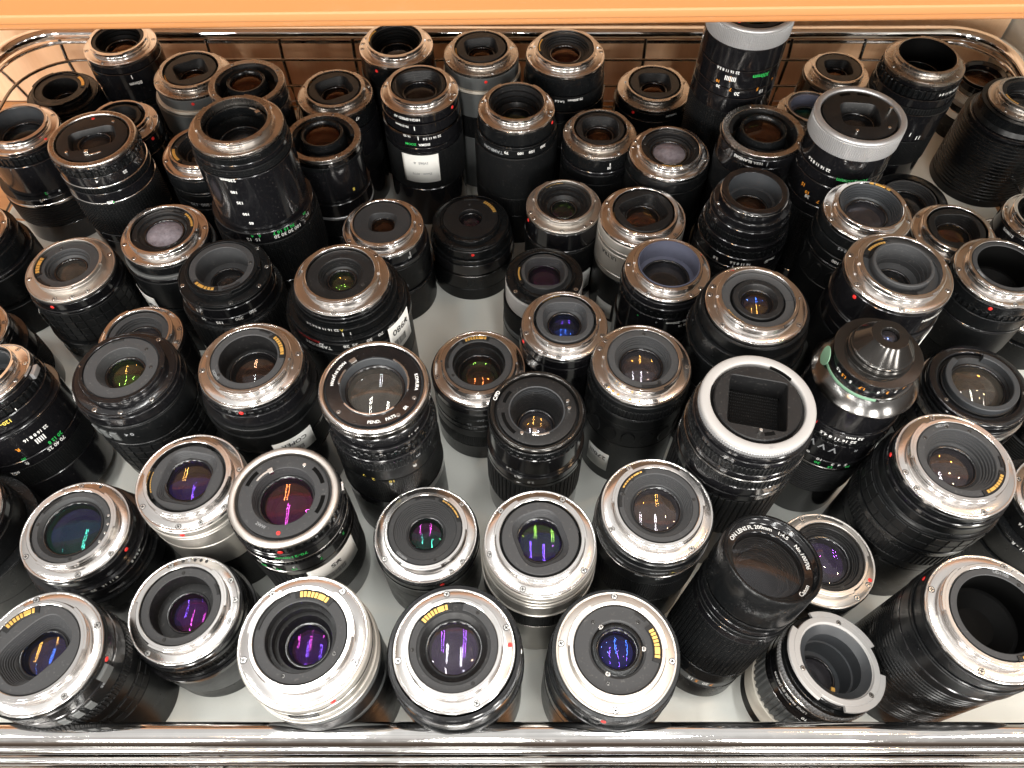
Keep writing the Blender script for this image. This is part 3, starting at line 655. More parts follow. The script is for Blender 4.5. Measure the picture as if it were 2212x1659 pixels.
T, h, R, inf = lens(13, 'black zoom with white sticker and HIGH-SPEED AF lettering below its silver mount', ins='raised', q=(.58, .56, 3, 10), rr=.68, rg=.40, zt=3.4, dep=8, im='baffle_black', coat=('g_clear', 'g_clear'), scr=(20, 170, 335, 350), dot=-28,
     body='s:7:g:-1 s:10:g:.2 s:1.4:k:.6 s:12:g:.6 s:5:g:.9 r:1:g f:40:r:1 s:*:g:1', texts=[('HIGH-SPEED AF', 5.5, -108, 2.6, 'white'), ('70-210mm', 12, -115, 2.2, 'white'), ('I', 13, -96, 4, 'white'),
     ('22 16 11 5.6', 23, -72, 2.4, 'white'), ('I', 22, -92, 4, 'white'), ('16 22', 21, -108, 2.2, 'white'), ('ZOOM', 28.8, -104, 2.4, 'green'), ('SIGMA', 29, -84, 2.6, 'white')])
label_patch(T, R+1.2, h-70, h-40, -120, -66, barcode=False, name='sticker')
wraptext(T, '1V065  A', RB(h-50)+.75, h-48, -92, 2.6, 'ink_grey'); wraptext(T, 'Zoom - AF70', RB(h-50)+.75, h-60, -92, 2.4, 'ink_grey')
lens(14, 'grey metal zoom with cream band, upright in the middle of the back row', ins='raised', q=(.44, .40, 4, 10), rr=.66, rg=.32, zt=4.0, im='baffle_black', fm='dull_flange', coat=('g_brown', 'g_brown'), ca=195, dot=-82, body='s:12:n:.4 s:3:i:.8 s:24:n:.8 f:22:r:.9 s:*:n')
lens(15, 'black zoom with 70 100 150 200 ring, right beside the white stickered zoom', rh=.68, rg=.36, dep=15, nst=4, zi=3, im='baffle_black', coat=('g_clear', 'g_green'), scr=(35, 165, 340, 350), dot=-22, fm='chrome_flange',
     body='s:12:m:.2 s:2:s:.5 s:8:m:.6 s:44:r:1 f:20:r:1.2 s:*:m', texts=[('TAMRON', 20, -125, 3.4, 'grey'), ('70', 19, -104, 2.8, 'white'), ('100', 19, -84, 2.8, 'white'), ('150', 19, -68, 2.8, 'white'), ('200', 18, -50, 2.8, 'white')], ca=-96)
lens(16, 'black zoom with purple brown glass touching the back rim right of the grey zoom', rh=.60, rg=.36, dep=6, nst=4, im='baffle_black', ca=172, coat=('g_brown', 'g_purple'), scr=(5, 15, 165, 185), body='s:16:s:.6 s:14:m:0 s:10:g:.8 r:1:m f:26:r:1 s:*:m',
     texts=[('1:4-5.6', 22, -98, 2.4, 'white'), ('75-300mm', 21, -76, 2.4, 'white')])
lens(17, 'small silver mount lens with dark ribbed throat in front of the middle back lenses', ins='raised', q=(.50, .48, 3, 0), rr=.66, rg=.34, zt=3.2, im='baffle_black', fm='dull_flange', coat=('g_brown', 'g_clear'), ca=-60, scr=(170, 30, 250, 300),
     body='s:12:s:0 s:4:g:1.2 s:10:m:.6 f:18:r s:*:m', texts=[('I', 7, -76, 3.5, 'white'), ('35', 10.5, -77, 2.6, 'white')])
lens(18, 'squat black lens with red dot left of the tallest silver ringed 300mm lens', ins='raised', q=(.44, .42, 4, 0), rr=.67, rg=.32, zt=3.8, im='baffle_black', fm='dull_flange', coat=('g_brown', 'g_brown'), ca=118, dot=-128, body='s:7:s:.5 s:14:g:2 s:8:g:1 f:16:r:1.5 s:*:g:1', texts=[('TAMRON', 5, -66, 2, 'white')])
lens(19, 'large black lens with cloudy pinkish grey rear glass below a bright silver mount', rh=.60, rg=.40, dep=4.5, nst=3, zi=2.8, im='baffle_black', coat=('g_cloudy', 'g_clear'), ca=-92, scr=(150, 165, 15, 345), body='s:10:m:1 s:3:m:2 s:30:r:1 f:24:r:1.5 s:*:m:1', b1=3)
T, h, R, inf = fd_mount(20, 'tallest lens, 300mm with a knurled silver breech ring reaching up to the shelf', ring='silver_paint', side='silver_paint', sideh=13, rh=.68, rg=.5, dep=6, coat=('g_teal', 'g_green'), fdot=235,
     body='s:18:g:-.4 s:16:g:-.2 s:8:g:0 s:14:g:.3 d:90:r:.3 s:*:g', texts=[('300mm', 38, -70, 3.6, 'green'), ('22 16 11 8 5.6', 35, -118, 2.4, 'white'), ('IIIIIII', 41, -112, 4, 'white'), ('I', 41, -112, 5, 'orange'),
     ('30', 50, -126, 2.6, 'white'), ('7', 50, -108, 3, 'orange'), ('20', 53, -98, 3.2, 'white'), ('5', 50, -70, 3, 'orange'), ('15', 53, -62, 3.2, 'white'), ('10', 46, -128, 2.6, 'orange'), ('4', 46, -44, 3, 'orange')])
well_mount(21, 'black ring mount lens with protruding rear tube and lettered rim beside the 100-200mm zoom', tr=.56, th=1.5, body='s:8:g:1.2 s:12:g f:26:r:1 s:20:g s:*:g', texts=[('103A BLANDAS', 5.5, -118, 2.6, 'white'), ('I', 5.5, -92, 4, 'grey')], scr=(100, 330))
lens(22, 'low brown tinted lens behind the silver collared pair, right back against the wires', ins='raised', q=(.42, .40, 4, 0), rr=.7, rg=.32, im='baffle_black', fm='dull_flange', coat=('g_brown', 'g_brown'), body='s:20:g:1 s:*:g:1', ca=-60)
lens(23, 'lens with a dark blue throat mostly hidden behind the green lettered 100-200mm zoom', rh=.62, rg=.42, dep=9, nst=0, im='tube_blue', fm='dull_flange', coat=('g_teal', 'g_clear'), body='s:20:g h:20:r s:*:g', scr=(120, 200))
T, h, R, inf = fd_mount(24, 'tall 100-200mm zoom with a thick matte silver breech ring and green lettering', ring='silver_paint', side='silver_paint', sideh=13, q=(.42, .40, 5, -6), rg=.34, dep=8, plate='baffle_black', coat=('g_clear', 'g_clear'), wide=.86, pins=((-40, .5), (10, 3), (-112, 3)), slots=((60, 82), (95, 115)),
     body='s:17:g:-1 s:9:g:-.4 s:20:g:0 s:10:g:.4 d:60:r:.6 s:*:g', texts=[('100-200mm', 33.5, -92, 3.6, 'green'), ('22 16 11 8 5.6', 29, -142, 2.6, 'white'), ('10', 54, -140, 3, 'orange'), ('30', 57, -138, 3, 'white'), ('7', 57, -122, 3, 'orange'), ('15', 50, -150, 3, 'orange'), ('5', 58, -100, 3, 'white')])
wraptext(T, '2', R+.6, h-13, -88, 3, 'ink_grey'); wraptext(T, '7', R+.6, h-13, -122, 3, 'ink_grey')
lens(25, 'tall lens with deep green black throat and number ring in the back right corner', rh=.70, rg=.5, dep=18, nst=0, zi=4, im='well_black', coat=('g_teal', 'g_clear'), fdot=None, scr=(195, 30, -45), fm='dull_flange', rc=.82, hc=6, body='s:4:g:0 K:8:s:1 s:8:g:1.4 k:6:r:1.8 s:8:g:2 s:20:g:1 f:26:r:1.5 s:*:g', texts=[('32 22 16 11 8 4', 9.5, -60, 2.6, 'white'), ('I', 48, -92, 4, 'white'), ('I I', 52, -78, 4, 'white')], lug=150)
T, h, R = new_lens(26, 'slim lens with silver knurled barrel and black rim in the far right corner')
mb = MB(); loft(mb, [(('c', R-2), h-3), (('c', R), h), (('c', R-1.6), h), (('c', R-4), h-2), (('c', R-5), h-8)]); mb.build('front_rim', 'black_gloss', T)
element(T, R-6, h-7, 'g_brown', 2, 'g_amber', -2)
bands(T, 's:6:g:0 s:5:k:-1 k:9:c:-.5 s:5:w:-1 f:6:s:-.8 s:8:c:-1 s:*:s:-1', R, h-3)
lens(27, 'wide ribbed black telephoto at the right edge with gold contacts', rh=.58, rg=.42, dep=9, nst=4, im='baffle_black', ca=205, coat=('g_clear', 'g_clear'), fm='dull_flange', body='t:14:m:6 s:4:g:8 j:62:s:12 s:*:m:12', scr=(215, 235, 100))
T, h, R, inf = lens(28, 'short black lens with satin silver mount and red dot above the white barrelled one', rh=.62, rg=.30, dep=8, nst=3, zi=2.2, im='baffle_black', fm='satin_flange', coat=('g_green', 'g_magenta'), ca=112, scr=(195, 210, 305, 320, 45, 265), dot=200, body='s:18:g:.2 s:2:g:1 r:1:m s:26:r:.5 s:*:g')
label_patch(T, R+.6, 12, 34, -84, -38, barcode=False, name='sticker')
T, h, R, inf = lens(29, 'long champagne coloured zoom with amber glass, behind the black threaded 80-200mm lens', ins='raised', q=(.50, .44, 4, 25), rr=.68, rg=.36, zt=3.8, im='baffle_black', coat=('g_amber', 'g_orange'), ca=200, scr=(-10, 150, 320), dot=None, fm='chrome_flange',
     body='s:9:l:.3 s:4:b:.6 s:22:l:.6 s:6:b:.8 s:*:m:.4', texts=[('ULTRA', 20, -140, 4, 'black'), ('100', 36, -122, 2.6, 'grey')])
label_patch(T, R+.6, 4, 22, -150, -122, barcode=True)
T, h, R = new_lens(30, 'all-black threaded mount lens with a grey inner tube and knurled rings, centre right')
mb = MB(); lathe(mb, [(R*.80, h-8), (R*.80, h-1), (R*.86, h), (R*.70, h), (R*.68, h-.5)], c=.3); lathe(mb, [(R*1.0, h-14), (R*1.0, h-8.2), (R*.84, h-7.6), (R*.80, h-7.6)], c=.3); mb.build('mount_collar', 'black_gloss', T)
mb = MB(); lathe(mb, [(R*.87, h-4), (R*.87, h-2.5), (R*.80, h-2.3)], c=.1); mb.build('trim_ring', 'chrome_flange', T)
mb = MB(); loft(mb, [(('c', R*.68), h-.5), (('c', R*.64), h-8), (('c', R*.62), h-12), (('c', R*.55), h-12.4), (('c', R*.53), h-18), (('c', R*.46), h-18)]); mb.build('rear_baffle', 'tube_grey', T)
element(T, R*.42, h-17, 'g_brown', 2, 'g_amber', -2); pinhead(T, R*.9, 30, h-7, 1.2, 4, 'screw_steel'); screw(T, R*.92, 190, h-8)
inf = bands(T, 's:6:g:1.5 k:6:s:1.8 s:5:g:2.4 K:6:s:2.8 s:10:g:3 s:4:g:3.2 R:36:r:3.4 s:*:g:3', R, h-14)
for s_, a_, z_, c_ in (('16 11 8 5.6', -100, 42, 'white'), ('22', -66, 42, 'white'), ('I', -108, 46, 'white'), ('2', -96, 50, 'green'), ('2', -80, 49, 'white'), ('70mm', -60, 41, 'white'), ('2.8', -132, 44, 'white')): wraptext(T, s_, RB(h-z_)+.2, h-z_, a_, 2.6, 'ink_'+c_)
lens(31, 'grey black zoom with oval rubber dimples and a ribbed grey throat, right of centre', rh=.68, rg=.44, dep=9, nst=6, zi=4.2, im='tube_grey', coat=('g_haze', 'g_clear'), ca=60, npin=3, scr=(195, 165, 30, -20, 60), fdot=None,
     body='s:8:m:.4 s:10:m:1 s:8:m:1.4 s:3:s:1.6 o:20:r:1.6 s:*:m:1', texts=[('16 11 8 4.5', 12, -120, 2.4, 'grey'), ('100', 24, -128, 2.8, 'white')], b1=3)
lens(32, 'flat black rear capped lens lying low behind the dimpled zoom at the right', fm='black_satin', ins='flat', rh=.66, rg=.5, dep=8, nst=5, im='baffle_grey', coat=('g_clear', 'g_clear'), scr=(), body='s:8:m:1 s:*:m', col=False, zi=1)
lens(33, 'silver mount lens with amber glints between the dimpled zoom and right edge', ins='raised', q=(.50, .46, 3, 0), rr=.67, rg=.38, zt=3.4, im='baffle_black', coat=('g_amber', 'g_orange'), ca=185, scr=(140, 35, 60), body='s:10:s:.4 s:3:g s:20:r s:*:g')
lens(34, 'silver mount lens with a white serial number, cut off by the right edge', rh=.62, rg=.4, dep=12, nst=0, im='well_black', coat=('g_clear', 'g_clear'), scr=(150, 210, 225), body='s:14:g s:20:m f:18:r s:*:g', texts=[('5108075', 5, -160, 2.6, 'white')])
lens(35, 'black lens by the right edge with wide empty throat and red dot below', tm='well_black', rh=.60, rg=.52, dep=22, nst=0, zi=4.2, im='baffle_grey', coat=(None, None), dot=-118, scr=(-92, 60, 175), serial=('UX0801', 200, True), body='s:8:s:.6 K:5:s:.8 s:12:m:1.2 s:2:g:1.6 s:30:r:1 f:20:r s:*:m', lug=200)
T, h, R, inf = lens(36, 'big glossy black lens marked JAPAN with raised black throat, behind the cone shaped lens', ins='raised', q=(.50, .50, 2, 0), rr=.56, rg=.30, zt=5.2, zf=1.0, dep=18, im='baffle_grey', coat=('g_clear', 'g_amber'), ca=122, npin=8, scr=(152, 200, -30, -102), dot=208,
     body='s:20:g:.4 s:2:g:1.6 s:10:g:1.4 s:8:g:.8 f:30:r:1.5 s:*:g', texts=[('LENS JAPAN', 9, -58, 2.6, 'white')], b1=3)
label_patch(T, R+1.6, h-58, h-30, -50, -18, barcode=False)
lens(37, 'charcoal lens with worn silver mount and grey wavy baffle, middle left', ins='raised', q=(.34, .32, 3, 0), rr=.70, rg=.27, zt=3.0, zf=.5, dep=5, im='baffle_grey', coat=('g_brown', 'g_haze'), ca=-22, scr=(135, 50, 5, 210), body='s:9:g:0 s:4:g:1.2 s:28:m:1 s:3:s:1.2 s:*:m:1', texts=[('I', 5, -46, 4, 'white'), ('35', 9, -47, 2.6, 'white'), ('5', 36, -60, 3, 'grey')])
lens(38, 'small all-black plastic mount lens standing alone behind the open patch of white board', fm='black_satin', ins='flat', rh=.30, rg=.26, dep=4, nst=2, im='baffle_black', ca=38, scr=(), coat=('g_clear', 'g_magenta'), dot=-86, body='s:9:s:.4 s:5:s:1.4 s:12:g:1.2 s:1:k:1.4 s:16:s:1 s:*:m:.8', hc=3.6, zi=2.8)
lens(39, 'white barrelled lens with black mount face and magenta glass', fm='black_satin', ins='raised', q=(.50, .46, 3, 0), rr=.60, rg=.40, zt=3.0, im='baffle_grey', coat=('g_magenta', 'g_purple'), ca=185, npin=10, scr=(-30, 215), body='s:1.2:w:.2 s:18:w:.4 f:22:r:.2 s:6:n:.4 s:*:s', hc=3.4, b1=4)
lens(40, 'short black lens with oval grey collar and small blue glass, mid basket', ins='raised', q=(.50, .48, 3, 0), rr=.66, rg=.34, zt=4.2, im='baffle_grey', coat=('g_blue', 'g_violet'), ca=118, npin=6, scr=(130, 50, 195, -20, 240, -100), dot=200, body='s:8:g:.4 s:12:g:1 s:6:g:-1 s:*:g:-2', fm='chrome_flange', b1=4)
T, h, R, inf = lens(41, 'glossy black 80-200mm zoom with an open bluish inner tube', rh=.70, rg=.52, dep=16, nst=0, zi=4.4, im='tube_blue', coat=('g_clear', 'g_clear'), scr=(170, 235, -40, -60), fdot=28, body='s:5:g:.6 s:4:g:1.6 K:6:s:1.4 s:26:g:.6 s:2:g:1.4 s:*:g:1', texts=[('80~200mm', 22, -78, 2.6, 'white'), ('4', 22, -104, 2.4, 'grey'), ('22 16', 27, -68, 2.4, 'white'), ('.', 24, -130, 6, 'green')], lug=0, hc=5.5)
T, h, R, inf = lens(42, 'wide black lens with ringed amber glass and a red dot on its silver mount', ins='raised', q=(.38, .38, 2, 0), rr=.50, rg=.30, zt=2.4, zf=-.8, dep=4, im='baffle_black', coat=('g_amber', 'g_blue'), ca=222, npin=7, scr=(-35, 150, 165, 215), fdot=112,
     body='s:10:m:2.4 s:16:m:3.6 s:4:s:4 s:30:m:2 h:26:r:2.4 s:*:m:2', b1=4)
mb = MB(); sector(mb, .545*R, .712*R, h+2.4, h+3.4, 0, 359.5, c=.1); mb.build('rear_plate', 'baffle_grey', T)
label_patch(T, R+2.2, 14, 60, 175, 190, barcode=False)
T, h, R, inf = lens(43, 'lens with a matte silver mount and dusty grey glass, standing left of the middle', rh=.50, rg=.32, dep=6, nst=3, zi=2.6, im='baffle_grey', fm='satin_flange', coat=('g_dusty', 'g_clear'), ca=185, npin=5, scr=(200, 30, -48, -70, -95), dot=-100, rc=.80, body='s:7:g:.6 s:3:g:1.4 R:34:r:1.2 s:6:m:1.8 s:12:s:1.2 s:*:m:1.6')
label_patch(T, R+1.8, 14, 60, -172, -150, barcode=False, name='sticker')
T, h, R, inf = lens(44, 'lens with milky clouded glass, gold contact arc and a label down its left side', rh=.58, rg=.41, dep=3, nst=2, zi=2.2, im='baffle_black', coat=('g_cloudy', 'g_clear'), ca=32, npin=6, scr=(200, 235, -50, 150, 15), body='s:8:s:.2 s:3:n:1 s:3:g:.4 s:30:m:.8 s:4:s s:*:s', b1=3.5)
label_patch(T, R+1.2, 16, 66, -150, -112, barcode=False, price='Zoom')
lens(45, 'lens with a worn black plastic mount, five gold contacts and a wide hollow throat', fm='black_matte', rh=.56, rg=.34, dep=16, nst=0, zi=4.2, im='baffle_grey', coat=('g_clear', 'g_clear'), ca=-112, npin=5, scr=(50, 10, -25, -70, 205), fdot=None, body='s:9:g:.4 s:8:g:0 s:1.2:s:.8 D:34:r:1 s:*:g', texts=[('I', 7, -118, 4, 'white'), ('95', 14, -112, 2.6, 'white'), ('135', 15.5, -92, 2.8, 'white'), ('200', 14, -68, 2.8, 'white'), ('300', 12.5, -50, 2.8, 'white')])
T, h, R, inf = lens(46, 'lens with white zoom numbers, a price label and green glints in its glass', ins='flat', rh=.46, rg=.26, dep=6, nst=4, zi=2.2, im='baffle_black', coat=('g_green', 'g_amber'), scr=(150, 135, 118, 60, 45, -93), body='s:3:g:.8 s:5:s:1.6 s:7:m:1.8 s:2:s:2.2 s:8:m:2.6 s:6:s:3.4 s:34:r:2 s:*:m:2', fm='chrome_flange', b1=3,
     texts=[('22 16 11 8 5.6 3.8', 10.5, -108, 2.5, 'white'), ('A', 10.5, -86, 2.5, 'yellow'), ('I', 15, -86, 4, 'white'), ('I', 15, -78, 3, 'white'), ('TAMRON', 24, -112, 3.6, 'white'), ('AF', 21, -108, 2.6, 'white'), ('ASPHERICAL', 19.5, -122, 2.6, 'red'),
            ('28', 21.5, -84, 3.2, 'white'), ('35', 21, -76, 3.2, 'white'), ('50', 20.5, -62, 3.2, 'white'), ('70', 20, -50, 3.2, 'white'), ('100', 20, -36, 3.2, 'white'), ('135', 20, -22, 3, 'white')])
label_patch(T, R+3.4, h-46, h-17, -44, -14, price='¥980')
lens(47, 'silver mount lens peeping out behind the black plastic mount lens at the left', rh=.56, rg=.4, dep=7, nst=4, zi=2.2, im='baffle_grey', coat=('g_haze', 'g_clear'), scr=(-5, 20, 60), body='s:12:g s:20:m s:*:g')
lens(48, 'bulky matte black zoom with a flared foot, cut off by the left edge', rh=.6, rg=.42, dep=9, nst=2, im='baffle_black', coat=('g_clear', 'g_clear'), scr=(-20, 20, -60), body='s:6:g:1 s:14:s:4 s:3:g:7 s:26:m:8 s:4:s:6 s:*:m:9')
lens(49, 'narrow glossy black lens at the left edge with bright green lettering', rh=.6, rg=.42, dep=9, nst=2, im='baffle_black', coat=('g_green', 'g_clear'), scr=(-20, 20, -60), body='s:5:g:.6 s:12:g:.2 s:14:g:.6 d:24:r s:*:g', texts=[('300mm', 10, -38, 3.4, 'green'), ('5.6', 18, -30, 3.2, 'white')])
T, h, R, inf = lens(50, 'glossy black 120-300mm zoom at the left edge with colour coded distance scale', rh=.66, rg=.46, dep=12, nst=0, zi=2, im='tube_grey', coat=('g_teal', 'g_clear'), scr=(60, 20, -12, -50, -80), dot=-52, rc=.80, body='s:5:g:.8 K:6:s:1.4 s:10:g:1 s:2:g:2.4 s:22:g:1.6 s:7:g:2.2 f:16:r:2 s:*:g:2', lug=200,
     texts=[('120~300mm', 16.5, -62, 3, 'yellow'), ('I', 13, -36, 3, 'white'), ('22 16 8 8 16', 34, -38, 2.6, 'white'), ('IIIII', 39, -38, 4.4, 'white'), ('R', 38, -60, 3, 'orange'), ('70 40 25', 49.5, -30, 3, 'white'), ('20 12 8', 45.8, -27, 2.8, 'green'), ('ft', 50.5, -62, 2.8, 'white'), ('m', 47, -62, 2.8, 'green'), ('ø52', 56, -78, 2.8, 'white')])
mb = MB(); sector(mb, RB(h-5)-.5, RB(h-5)+2.6, h-7, h-2.6, 2, 18, c=.5); mb.build('release_tab', 'silver_paint', T)
T, h, R, inf = lens(51, 'large all-black plastic mount lens with grey cone throat and yellow green glass', fm='black_gloss', rh=.47, rg=.34, dep=7, nst=8, zi=4.0, im='baffle_grey', coat=('g_green', 'g_amber'), scr=(60, 170, -42, -80, -112),
     body='s:8:g:1.2 s:2:s:2 s:20:m:1.6 s:3:s:2 R:40:r:1.8 s:10:m:1.6 s:*:s:1', texts=[('A', 23, -120, 4, 'grey'), ('M', 23, -108, 4, 'grey'), ('0 4', 20, -84, 3.4, 'grey')], b1=4)
for a_ in (-128, -116, -104): 
    mb = MB(); sector(mb, RB(h-22)-.5, RB(h-22)+.8, h-27, h-18, a_, a_+8, c=.3); mb.build('switch', 'grey_plastic', T)
T, h, R, inf = lens(52, 'lens with gold contacts, wide empty throat and a barcode label low on its barrel', tm='baffle_black', rh=.56, rg=.44, dep=15, nst=0, zi=4.0, im='baffle_grey', coat=('g_clear', 'g_brown'), ca=28, npin=7, scr=(190, -40, 15, -70), dot=-92, serial=('UC0912', 215, True), body='s:3:g:.6 K:3:s:.8 s:12:g:1.4 s:8:m:.8 s:18:r:1.2 s:4:g:1.2 f:22:r s:*:g', b1=4)
label_patch(T, R+1.4, h-60, h-40, -76, -34, price='COPER')
# flat chrome ring lens with engraved rear plate
T, h, R, inf = fd_mount(53, 'KOMURA lens with wide tarnished chrome mount plate, dusty glass and yellow foot scale', ring='chrome_flange', rh=.60, rg=.50, dep=5, nst=1, wide=.90, plate='tube_grey', coat=('g_dusty', 'g_clear'), b1=3,
     body='f:5:k:.6 t:16:g:-3.5 s:4:g:-1.4 K:6:s:0 s:4:g:.6 k:8:r:1.2 s:14:m:.6 f:30:r:1.2 s:8:g:1.6 s:*:m:1.2', texts=[('7', 55, -110, 3.2, 'yellow'), ('2', 58, -100, 3.2, 'yellow'), ('18', 60, -80, 3.2, 'yellow'), ('6', 63.5, -82, 3.2, 'white'), ('ft', 52, -52, 3.4, 'white'), ('m', 42, -46, 3.4, 'grey'), ('22', 9, -52, 3, 'white'), ('16', 8, -44, 3, 'white'), ('22 16', 22, -40, 3, 'white')])
mb = MB(); sector(mb, R*.62, R*.86, h-.7, h+.05, 0, 359.8, c=.1); mb.build('engraved_plate', 'black_gloss', T)
for s_, a_ in (('MADE IN JAPAN', 160),): ringtext(T, s_, R*.76, h+.12, a_, 2.6, 'ink_white', True)
for s_, a_ in (('KOMURA', 5), ('SR', -38), ('PATS', -62), ('PEND.', -84)): ringtext(T, s_, R*.78, h+.12, a_, 2.8, 'ink_white', False if a_ > 0 else True)
for a_ in (-135, -20, -52): screw(T, R*.80, a_, h+.1, 1.1)
mb = MB(); sector(mb, R*.60, R*.70, h, h+2.4, 125, 136, c=.3); mb.build('aperture_lever', 'screw_steel', T)
for a_, b_ in ((150, 178), (-140, -50), (-10, 60)):
    mb = MB(); sector(mb, R*.61, R*.645, h-.5, h+1.2, a_, b_, c=.2); mb.build('bayonet_lug', 'chrome_flange', T)
lens(54, 'black SAF lens with deep grey ringed throat and a red and green glint, centre', tm='baffle_black', rh=.56, rg=.42, dep=12, nst=2, zi=4.0, im='baffle_grey', coat=('g_orange', 'g_green'), ca=98, npin=7, scr=(195, -8, -30, -82), body='s:6:g:1.4 s:2:g:.8 s:8:m:.8 s:8:m:.4 s:6:s:.6 s:10:m:.8 f:14:r:.6 s:*:s:.4', texts=[('SAF', 17, -88, 2.6, 'grey'), ('35', 24, -102, 2.8, 'grey'), ('50', 26, -84, 2.8, 'grey'), ('22 16', 29, -98, 2.2, 'grey')], b1=4)
T, h, R, inf = fd_mount(55, 'all-black lens marked C/FD with threaded inner tube and steel pins', ring='black_edge', rh=.58, rg=.36, dep=20, nst=14, wide=.90, plate='baffle_black', coat=('g_haze', 'g_amber'), pins=((15, 3), (0, 3), (-118, 3)), lever=-100, slots=((140, 165), (185, 230)),
     body='f:5:s:1.4 K:4:s:1 s:22:g:.2 s:8:g:.8 s:4:g:1 D:40:r:1 s:*:g', texts=[('2.4', 32, -125, 2.8, 'white'), ('2.3', 34, -112, 2.8, 'white'), ('2.0', 38, -96, 2.8, 'white'), ('.', 17, -75, 6, 'grey')])
mb = MB(); lathe(mb, [(R*.57, h-.6), (R*.60, h-.4), (R*.57, h-3), (R*.54, h-7)], c=.1); mb.build('inner_ring', 'tube_grey', T)
ringtext(T, 'C/FD', R*.92, h+.12, 158, 3.4, 'ink_white')
T, h, R, inf = lens(56, 'wide black lens with a row of gold dots along its silver mount', rh=.56, rg=.40, dep=9, nst=5, zi=4.2, im='baffle_grey', coat=('g_haze', 'g_amber'), scr=(140, 155, -5, 215, -78), fm='chrome_flange', body='s:6:m:1 k:8:r:1.6 s:2:s:2 s:10:m:1.6 s:4:m:1.2 o:22:r:1.4 s:*:m:1', b1=3.5, rc=.82)
for a_ in (-142, -134, -126, -110, -98): pinhead(T, R*.91, a_, h, .9, .2, 'gold_pin', 'contact_pin')
label_patch(T, R+1.6, 14, 38, -150, -118, barcode=False, price='270iii')
# white ring lens with a square baffle
T, h, R = new_lens(57, 'lens with a wide white breech ring round a square black baffle')
mb = MB(); lathe(mb, [(R*.82, h-4), (R*.82, h-.5), (R*.84, h), (R*.97, h), (R, h-1), (R, h-2.6)], c=.4); mb.build('breech_ring', 'white_enamel', T)
mb = MB(); gear(mb, R+.2, h-6.5, h-2.7, 140, .35); mb.build('knurled_ring', 'silver_paint', T)
mb = MB(); q_ = lambda f: ('q', .50*R*f, .40*R*f, 14, -10)
loft(mb, [(('c', R*.82), h-4), (('c', R*.78), h-4), (('c', R*.76), h-1.2), (('c', R*.74), h-.6), (('q', (.50*R+.4), .50*R+.4, 16, -12), h-.6), (('q', .50*R, .50*R, 16, -12), h-1), (('q', .48*R, .48*R, 16, -12), h-15)], n=144); mb.build('rear_plate', 'baffle_black', T, sharp=25)
for a0_ in (35, 155, 275):
    mb = MB(); sector(mb, R*.80, R*.845, h-2, h-.3, a0_, a0_+30, c=.2); mb.build('bayonet_notch', 'well_black', T)
mb = MB(); box(mb, -.54*R, .54*R, -.54*R, .54*R, h-20, h-15); o = mb.build('baffle_floor', 'well_black', T)
for k in range(14):
    mb2 = MB() if k == 0 else mb2; yy = (-.42+.84*k/13)*R; c_, s_ = math.cos(R_(-12)), math.sin(R_(-12))
    for e_ in np.linspace(-.42*R, .42*R, 22):
        x0 = e_+(.3 if k % 2 else 0); mb2.add([(x*c_-y*s_, x*s_+y*c_, z) for x, y, z in ((x0-.45, yy-.5, h-14.9), (x0+.45, yy-.5, h-14.9), (x0+.45, yy+.5, h-14.9), (x0-.45, yy+.5, h-14.9), (x0, yy, h-14.2))], [(0, 1, 4), (1, 2, 4), (2, 3, 4), (3, 0, 4)])
mb2.build('baffle_mesh', 'baffle_black', T)
pinhead(T, R*.62, -98, h-.6, 1.0, 4, 'screw_steel')
mb = MB(); sector(mb, R*.60, R*.67, h-.65, h-.5, -90, -74, c=.05); mb.build('lever_slot', 'well_black', T)
mb = MB(); sector(mb, R*.88, R*.93, h-.1, h+.12, -88, -83, c=.05); mb.build('index_mark', 'silver_paint', T)
inf = bands(T, 's:4:g:.8 s:5:g:2 k:7:r:2.6 s:5:g:2 s:2:k:2.4 k:8:r:2.8 s:9:g:2.4 s:7:g:2.8 D:50:r:3 s:*:g:2', R, h-6.5)
for s_, a_ in (('2', -92), ('5', -86)): wraptext(T, s_, R+3, h-52, a_, 3, 'ink_orange')
wraptext(T, '2', R+3, h-38, -150, 3, 'ink_white')
# cone topped lens
T, h, R = new_lens(58, 'old glossy black lens with a cone shaped rear, flared skirt and a green sticker')
mb = MB(); lathe(mb, [(R-1, h-3), (R, h-2.4), (R, h-1.2), (R*.74, h-1.0), (R*.74, h+2.5), (R*.70, h+3.2), (R*.70, h+5), (R*.66, h+5.4), (R*.42, h+15), (R*.40, h+15.6), (R*.40, h+15.8), (R*.20, h+15.8), (R*.18, h+14)], c=.25); mb.build('rear_cone', 'black_edge', T)
element(T, R*.17, h+14.2, 'g_haze', 1.4, 'g_blue', -1, ring=False)
mb = MB(); lathe(mb, [(R-2.6, h-3), (R-2.2, h-12)], c=0); lathe(mb, [(R-2.2, h-12), (R-1.2, h-12.2), (R-1.2, h-12.5)], c=0); mb.build('barrel', 'black_gloss', T)
mb = MB(); lathe(mb, [(R-2, h-12.4), (R+.2, h-12.8), (R+.4, h-15), (R-1, h-15.4)], c=.3); mb.build('trim_ring', 'black_chrome', T)
mb = MB(); sector(mb, R, R+.75, h-14.8, h-12.9, 165, 262, c=.15); mb.build('green_trim', 'green_sticker', T)
mb = MB(); lathe(mb, [(R-1, h-15.5), (R+.2, h-15.6), (R+6.6, h-23), (R+6.8, h-24), (R+6, h-24.6), (R+1, h-25)], c=.3); mb.build('flared_skirt', 'black_chrome', T)
